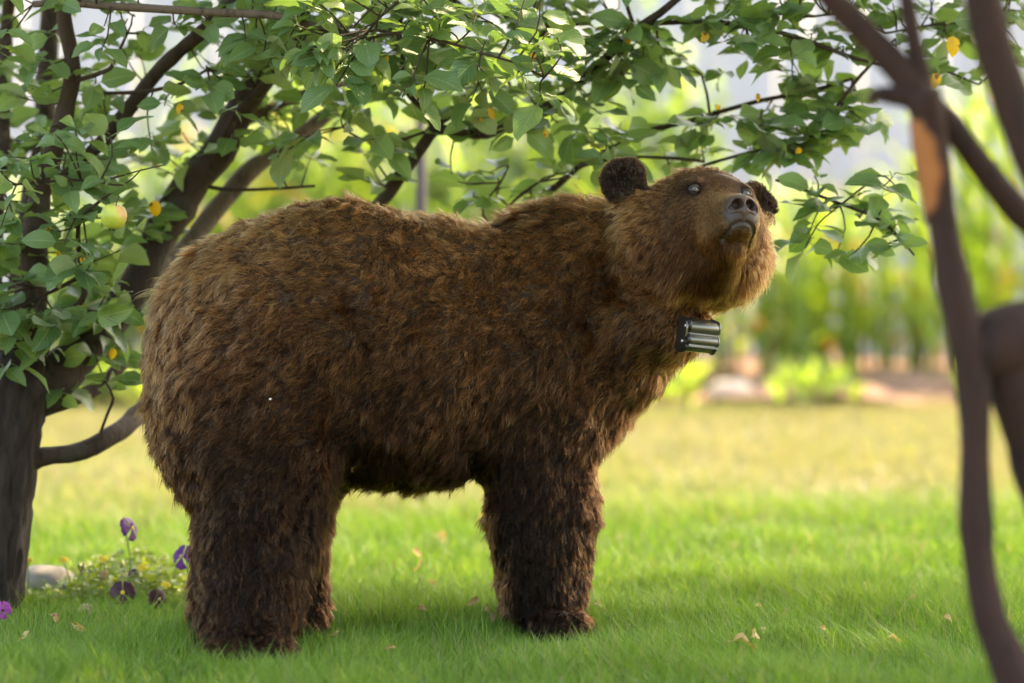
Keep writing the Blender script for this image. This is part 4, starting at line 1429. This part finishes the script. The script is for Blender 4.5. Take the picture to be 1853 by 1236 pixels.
def shrub(px, d, h, w, label, seed):
    base = P(px, 0, d) * np.array((1, 1, 0)) + (0, 0, .05)
    s = empty('garden_shrub', base, label, 'shrub')
    rg = np.random.default_rng(seed)
    parts, pts = [], []
    for k in range(9):
        a = rg.random() * 6.28; rr = rg.random() ** .5 * w * .5
        top = np.array((math.cos(a) * rr, math.sin(a) * rr, h * rg.uniform(.6, 1)))
        c = catmull(np.array(((0, 0, -.05), top * (.3, .3, .5), top)), .08)
        parts.append(tube_np(c, np.linspace(.012, .004, len(c)), 5))
        for i in range(len(c) // 4, len(c)):
            for _ in range(7):
                pts.append(c[i] + rg.normal(0, .09 + .05 * w, 3))
    V, F = join(parts)
    link('stem', mesh('stem', V, F, M['stem']), s)
    pts = np.array(pts); pts[:, 2] = np.maximum(pts[:, 2], .05)
    d_ = rg.normal(0, 1, (len(pts), 3)); u_ = rg.normal(0, .5, (len(pts), 3)) + (0, -.3, .9)
    V, F, uv, ti = scatter_leaves(SH, pts, frames(d_, u_), rg.uniform(.07, .15, len(pts)), rg.random(len(pts)), rg)
    tag(link('foliage', mesh('foliage', V, F, M['leaf_far'], True, uv, {'tint': ti}), s), kind='stuff')


for k, a in enumerate([(640, 17.9, 1.5, 1.0, 'pale green shrub behind the middle of the back of the bear'),
                       (850, 17.7, 1.35, .9, 'light shrub over the dip in the back of the bear'),
                       (1010, 18.0, 1.75, .9, 'tall light green shrub behind the shoulder hump of the bear'),
                       (1150, 18.2, 1.9, .8, 'tallest pale shrub, behind the near ear of the bear'),
                       (420, 17.9, 1.4, 1.1, 'green shrub behind the thick bough over the rump of the bear'),
                       (190, 17.6, .9, .8, 'low shrub seen under the left boughs of the apple tree')]):
    shrub(*a, 50 + k)

M['orange'] = simple('orange petal', (.8, .32, .05), .6, .2)


def rock(name, c, r, label, mat, seed, cat='stone'):
    V, F = sphere_np(1.0, 22, 14)
    V = V * (1 + .16 * vnoise(V, 1.6, seed)[:, None] + .07 * vnoise(V, 4, seed + 1)[:, None])
    V[:, 2] = np.where(V[:, 2] < -.55, -.55, V[:, 2])
    o = link(name, mesh(name, V * np.array(r), F, mat), None, c)
    return tag(o, label, cat)


rock('stone', G(84, 1098) + (0, 0, .045), (.085, .06, .062), 'grey stone half hidden by flowers beside the apple tree trunk', M['stone'], 3)
rock('stone', G(322, 1108) + (0, 0, .015), (.05, .05, .035), 'pale stone peeping out behind the hind leg of the bear', M['stone_pale'], 5)
rock('stone', P(1325, 712, 16.6) * np.array((1, 1, 0)) + (0, 0, .05), (.13, .10, .08), 'pinkish pale stone at the lawn edge right of the chest of the bear', M['stone_pale'], 7)
rock('soil_mound', P(1640, 690, 17.2) * np.array((1, 1, 0)) + (0, 0, .03), (.38, .3, .13), 'reddish brown mound of bare soil between the corn plants', M['soil'], 9, 'soil')


def marigold(px, py, d, label):
    c = P(px, py, d)
    m = empty('orange_flower', (c[0], c[1], .05), label, 'flower')
    V, F = tube_np(np.array([(0, 0, 0), (.02, 0, c[2] * .5), (0, 0, c[2] - .05)]), .008, 5)
    link('stem', mesh('stem', V, F, M['stem']), m)
    parts = []
    for ring, (r, nn, z) in enumerate(((.052, 12, 0), (.036, 9, .014), (.02, 6, .026))):
        for i in range(nn):
            a = i / nn * 6.28 + ring
            d_ = np.array((math.cos(a), math.sin(a), .25 + ring * .3)); q = np.array((-math.sin(a), math.cos(a), 0)) * r * .33
            b = np.array((0, 0, c[2] - .06 + z))
            parts.append((np.array([b, b + d_ * r * .6 + q, b + d_ * r, b + d_ * r * .6 - q]), np.array([[0, 1, 2, 3]])))
    V, F = join(parts)
    link('petal', mesh('petal', V, F, M['orange']), m)['kind'] = 'stuff'


for px, py, d, lb in [(1530, 495, 17.2, 'highest orange flower in the corn right of the bear'), (1630, 508, 17.4, 'orange flower next to the dark leaning trunk among corn'),
                      (1372, 590, 17.0, 'low orange flower right of the collar box'), (1500, 630, 17.0, 'orange flower just above the bare soil mound'), (1800, 430, 17.4, 'orange flower behind the fork of the leaning tree')]:
    marigold(px, py, d, lb)

def edge_weeds():
    rg = np.random.default_rng(5)
    n = 7000
    x = rg.uniform(-5, 5, n); y = 16.75 + rg.normal(0, .28, n)
    p = np.stack((x, y, np.zeros(n)), 1)
    qx = PX(p)[:, 0]
    p = p[~(((qx > 1255) & (qx < 1400)) | ((qx > 1540) & (qx < 1740)))]; n = len(p)
    k = .5 + .5 * vnoise(p * (1, .4, 1), 2.6, 4)
    p[:, 2] = .02 + rg.random(n) * (.03 + .30 * k ** 2)
    d_ = rg.normal(0, .6, (n, 3)); d_[:, 2] = np.abs(d_[:, 2]) + .5
    V, F, uv, ti = scatter_leaves([leaf_np(1, .34, .3, .7, .1, 4, .1, 1, .2, 8), leaf_np(1, .5, .2, .9, .1, 4, .1, 1, .2, 9)], p, frames(d_, rg.normal(0, 1, (n, 3))), rg.uniform(.05, .14, n), rg.random(n), rg)
    tag(link('weeds', mesh('weeds', V, F, M['corn'], True, uv, {'tint': ti})), 'loose yellow green weeds along the far edge of the lawn', 'weeds', kind='stuff')


edge_weeds()

# dark post behind the boughs
po = empty('garden_post', P(762, 0, 11.5) * np.array((1, 1, 0)), 'slim dark violet post behind the boughs over the back of the bear', 'post')
V, F = tube_np(np.array([(0, 0, -.05), (0, 0, 1.47)]), .017, 10)
link('pole', mesh('pole', V, F, M['post']), po)
V, F = lathe([(.001, 1.50), (.016, 1.497), (.022, 1.485), (.022, 1.462), (.001, 1.46)], 12)
link('cap', mesh('cap', V, F, M['post']), po)

# small colourful ornaments glimpsed behind the left boughs
orn = empty('garden_ornament', P(190, 0, 9.5) * np.array((1, 1, 0)), 'cluster of small pink, white and turquoise ornaments hanging among the left boughs', 'ornament')
O0 = np.array(orn.location)
hang = TS[np.linalg.norm(TS[:, :3] - P(190, 150, 9.3), axis=1).argmin(), :3] - O0
V, F = tube_np(np.array([hang, (hang + (0, 0, 1.2)) / 2 + (0, 0, -.02), (0, 0, 1.2)]), .0015, 6)
link('cord', mesh('cord', V, F, M['post']), orn)
arms = []
for px, py, w, h, m in [(145, 262, 7, 5, 'white'), (165, 268, 6, 6, 'white'), (119, 297, 6, 11, 'pink'), (196, 283, 4, 14, 'cyan'), (204, 283, 6, 7, 'white'), (217, 312, 9, 12, 'pink'), (156, 320, 8, 9, 'cyan'),
                        (172, 308, 10, 3, 'white'), (173, 321, 5, 4, 'cyan'), (183, 292, 4, 5, 'pink'), (224, 330, 7, 8, 'white'), (256, 296, 6, 6, 'white'), (284, 298, 6, 5, 'cream'), (343, 304, 9, 5, 'pink'), (112, 345, 10, 7, 'white'), (277, 291, 4, 4, 'pink')]:
    V, F = sphere_np(1.0, 12, 8)
    k = 9.5 / FPX
    d = 9.5 + RNG.normal(0, .04)
    c = P(px, py, d) - O0
    link('bead', mesh('bead', V * np.array((w * k, 5 * k, h * k)), F, M[m]), orn, c)
    arms.append(tube_np(catmull(np.array([(0, 0, 1.12), c * .5 + np.array((0, .02, .56 + .03)), c]), .04), .0013, 5))
V, F = join(arms)
link('wire', mesh('wire', V, F, M['post']), orn)


# ------------------------------------------------------------------ pansies beside the trunk
def petal_np(r, w, cup):
    V, F = [(0, 0, 0)], []
    rows = ((.35, .45), (.7, .95), (.92, .9), (1.0, .45))
    for k, (t_, ww) in enumerate(rows):
        for u in (-1, -.5, 0, .5, 1):
            V.append((t_ * r * (1 - .10 * abs(u) * (k > 1)), u * ww * w * .5, cup * r * (t_ ** 2) + .05 * r * math.sin(3 * u + k)))
    for j in range(4): F.append((0, 1 + j, 2 + j))
    for k in range(3):
        for j in range(4):
            a = 1 + k * 5 + j
            F.append((a, a + 5, a + 6, a + 1))
    return np.array(V), F


PV, PF = petal_np(1.0, 1.06, -.2)
PET = {k: mesh('petal', PV, PF, M[k]) for k in ('maroon', 'purple', 'magenta', 'cream', 'yellow')}
V, F = sphere_np(1.0, 10, 6)
CEN = {k: mesh('center', V * np.array((1, 1, .5)), F, M[k]) for k in ('yellow', 'maroon', 'cream')}


def pansy(px, py, d, size, col, low, cen, face, label, ground_d=None):
    d = d - .16; size *= 1.02
    c = P(px, py, d)
    base = np.array((c[0] + RNG.normal(0, .01), c[1] + .02, 0))
    f = empty('pansy', base, label, 'flower', 'pansies by the apple tree trunk')
    n = unit(np.array(face, float))
    lc = c - base
    st = catmull(np.array([(0, 0, -.01), lc * (.2, .2, .55) + (.008, 0, 0), lc - n * .012 + (0, 0, .004), lc - n * .002]), .012)
    V, F = tube_np(st, .0018, 6)
    link('stem', mesh('stem', V, F, M['stem']), f)
    up = np.array((0, 0, 1.0)) - n * n[2]
    up = unit(up); side = np.cross(up, n)
    for a, s, m, o in ((50, .95, col, .002), (130, .95, col, .003), (0, .9, col, .005), (180, .9, col, .006), (-90, 1.08, low, .008)):
        d_ = side * math.cos(R(a)) + up * math.sin(R(a))
        po_ = link('petal', PET[m], f)
        rm = frames(d_[None], n[None])[0]
        po_.matrix_local = Matrix.Translation(Vector(lc + n * o)) @ Matrix(rm.tolist()).to_4x4() @ Matrix.Scale(size, 4)
    o = link('center', CEN[cen], f)
    o.matrix_local = Matrix.Translation(Vector(lc + n * .010)) @ Matrix(frames(side[None], n[None])[0].tolist()).to_4x4() @ Matrix.Scale(size * .16, 4)


pansy(222, 1073, 8.75, .033, 'maroon', 'maroon', 'yellow', (.1, -1, .25), 'dark maroon pansy facing the camera, largest of the flowers by the trunk')
pansy(285, 1084, 8.72, .027, 'maroon', 'maroon', 'cream', (.6, -.8, .1), 'dark maroon pansy turned aside in front of the pale stone')
pansy(234, 957, 8.85, .034, 'purple', 'purple', 'yellow', (.85, -.5, .3), 'bright purple pansy on the tallest stem')
pansy(332, 1008, 8.85, .034, 'purple', 'purple', 'cream', (-.5, -.8, .3), 'purple pansy partly hidden by the hind leg of the bear')
pansy(156, 1106, 8.7, .021, 'cream', 'purple', 'maroon', (.2, -1, .25), 'cream pansy with a purple lower petal low in the flower bed')
pansy(4, 1104, 8.45, .023, 'magenta', 'magenta', 'maroon', (.3, -1, .1), 'magenta pansy in front of the base of the apple tree')
pansy(148, 1028, 8.85, .016, 'maroon', 'purple', 'maroon', (.9, -.1, -.4), 'small half closed dark pansy behind the grey stone')
pansy(238, 1036, 8.9, .014, 'purple', 'purple', 'cream', (.5, -.5, -.6), 'tiny drooping purple bud behind the maroon pansy')
pansy(186, 1040, 8.85, .016, 'cream', 'cream', 'cream', (.6, -.5, -.5), 'closed cream pansy bud between the grey stone and maroon pansy')
for px, py, d, lb in [(115, 1014, 8.95, 'small yellow flower above the grey stone'), (187, 1013, 8.95, 'flat yellow flower above the cream bud'), (50, 1015, 8.9, 'small yellow flower touching the trunk'),
                      (300, 1060, 8.85, 'yellow flower beside the dark turned pansy'), (257, 1028, 8.9, 'pale yellow flower right of the purple bud')]:
    pansy(px, py, d, .013, 'yellow', 'yellow', 'yellow', (.1, -.8, .6), lb)


def bed_foliage():
    rg = np.random.default_rng(77)
    n = 1900
    px = rg.uniform(8, 350, n)
    d = rg.uniform(8.72, 9.2, n)
    x = (px - 926.5) * d / FPX
    p = np.stack((x, d, np.zeros(n)), 1)
    hmax = .05 + .08 * np.clip(1 - np.abs(px - 230) / 160, 0, 1) + .02 * vnoise(p, 12, 3)
    p[:, 2] = rg.random(n) ** .8 * np.maximum(hmax, .03)
    d_ = rg.normal(0, 1, (n, 3)); d_[:, 2] = np.abs(d_[:, 2]) * .6
    u_ = rg.normal(0, .5, (n, 3)) + (0, -.4, .8)
    V, F, uv, ti = scatter_leaves([leaf_np(1, .55, .2, .6, .1, 4, .3, 1, .2, 3), leaf_np(1, .4, .3, .9, .1, 4, .3, 1, .2, 4)], p, frames(d_, u_), rg.uniform(.018, .04, n), rg.random(n), rg)
    o = link('flower_bed_foliage', mesh('flower_bed_foliage', V, F, M['bed_leaf'], True, uv, {'tint': ti}))
    tag(o, 'low yellow green foliage of the flower bed by the trunk', 'foliage', kind='stuff')


bed_foliage()

# ------------------------------------------------------------------ fallen leaves
FL = []
for k, (w, f, c, wv) in enumerate(((.6, .6, 1.4, .4), (.5, .9, -1.2, .5), (.65, .3, 2.0, .5), (.4, 1.2, .8, .3))):
    V, F, uv = leaf_np(1, w, f, c, .5, 6, .2, 1, wv, 60 + k)
    FL.append(mesh('fallen_leaf', V, F, M['dry_leaf'], True, uv))
for i, (px, py, s, k, lb) in enumerate([
    (1330, 1212, .060, 0, 'long pale dry leaf at the bottom edge, left one of a touching pair'),
    (1362, 1206, .036, 2, 'upright curled dry leaf at the bottom edge, right one of a touching pair'),
    (1608, 1210, .032, 0, 'orange dry leaf at the bottom edge nearest the leaning tree'),
    (1482, 1184, .024, 3, 'narrow upright dry leaf between the touching pair and the orange leaf'),
    (1376, 1180, .018, 0, 'tiny dry leaf just above the touching pair'),
    (1366, 1146, .020, 3, 'tiny standing dry leaf above the touching pair'),
    (1706, 1162, .026, 2, 'round yellow dry leaf nearest the trunk of the leaning tree'),
    (1637, 1136, .026, 1, 'dry leaf in the grass left of the round yellow one'),
    (1557, 1104, .036, 2, 'pinkish dry leaf farthest back on the right lawn'),
    (880, 1156, .040, 2, 'pale curled dry leaf in the grass left of the front paw'),
    (848, 1146, .036, 3, 'ragged standing dry leaf left of the pale curled one'),
    (757, 1152, .024, 0, 'small orange dry leaf between hind and front legs'),
    (790, 1004, .045, 0, 'pale leaf lying flat in the sunlit grass under the belly'),
    (752, 1084, .036, 1, 'brown dry leaf in the shade under the belly'),
    (776, 1098, .030, 3, 'cream curled dry leaf under the belly beside the brown one'),
    (746, 1040, .032, 0, 'dull dry leaf halfway back under the belly'),
    (598, 1200, .026, 1, 'long brown dry leaf in front of the hind paw'),
    (95, 1162, .034, 0, 'orange dry leaf in the shaded grass at the lower left'),
    (135, 1174, .036, 3, 'white thin dry leaf at the lower left, beside the orange one'),
    (38, 1210, .030, 1, 'dry leaf at the bottom left corner'),
    (276, 1132, .032, 2, 'tan dry leaf at the front of the flower bed'),
    (698, 1226, .024, 3, 'small dry leaf at the bottom edge left of the middle'),
    (1076, 1138, .030, 0, 'brown dry leaf right behind the front paw'),
    (865, 988, .036, 1, 'dry leaf by the edge of the front leg under the chest'),
]):
    c = G(px, py)
    o = link('fallen_leaf', FL[k], None, (c[0] - s * .3, c[1] - .03, .064 + .012 * RNG.random()))
    o.rotation_euler = (RNG.normal(0, .4) + (1.2 if k == 3 else .25), RNG.normal(-.1, .25), RNG.uniform(-.6, .6))
    o.scale = (s * 1.25,) * 3
    tag(o, lb, 'leaf', 'fallen dry leaves on the lawn')

# bits caught in the fur


def on_bear(px, py):
    c = np.array((0, 0, CH)); d = unit(P(px, py, 8.3) - c)
    return march(c + d * 7.2, d, 60) - d * .040


V, F, uv = leaf_np(1, .65, .3, 1.2, .5, 6, .2, 1, .5, 62)
o = link('fur_leaf', mesh('fur_leaf', V, F, M['corn_dry'], True, uv), None, on_bear(634, 846)); o.scale = (.020,) * 3; o.rotation_euler = (1.3, .4, 1.0)
tag(o, 'small orange leaf caught in the fur above the hind knee', 'leaf')
V, F = sphere_np(1.0, 8, 6)
o = link('fluff_speck', mesh('fluff_speck', V * (1 + .4 * vnoise(V, 2, 8))[:, None], F, M['white']), None, on_bear(489, 722)); o.scale = (.0032, .002, .0026)
tag(o, 'tiny white speck caught in the fur of the haunch', 'speck')
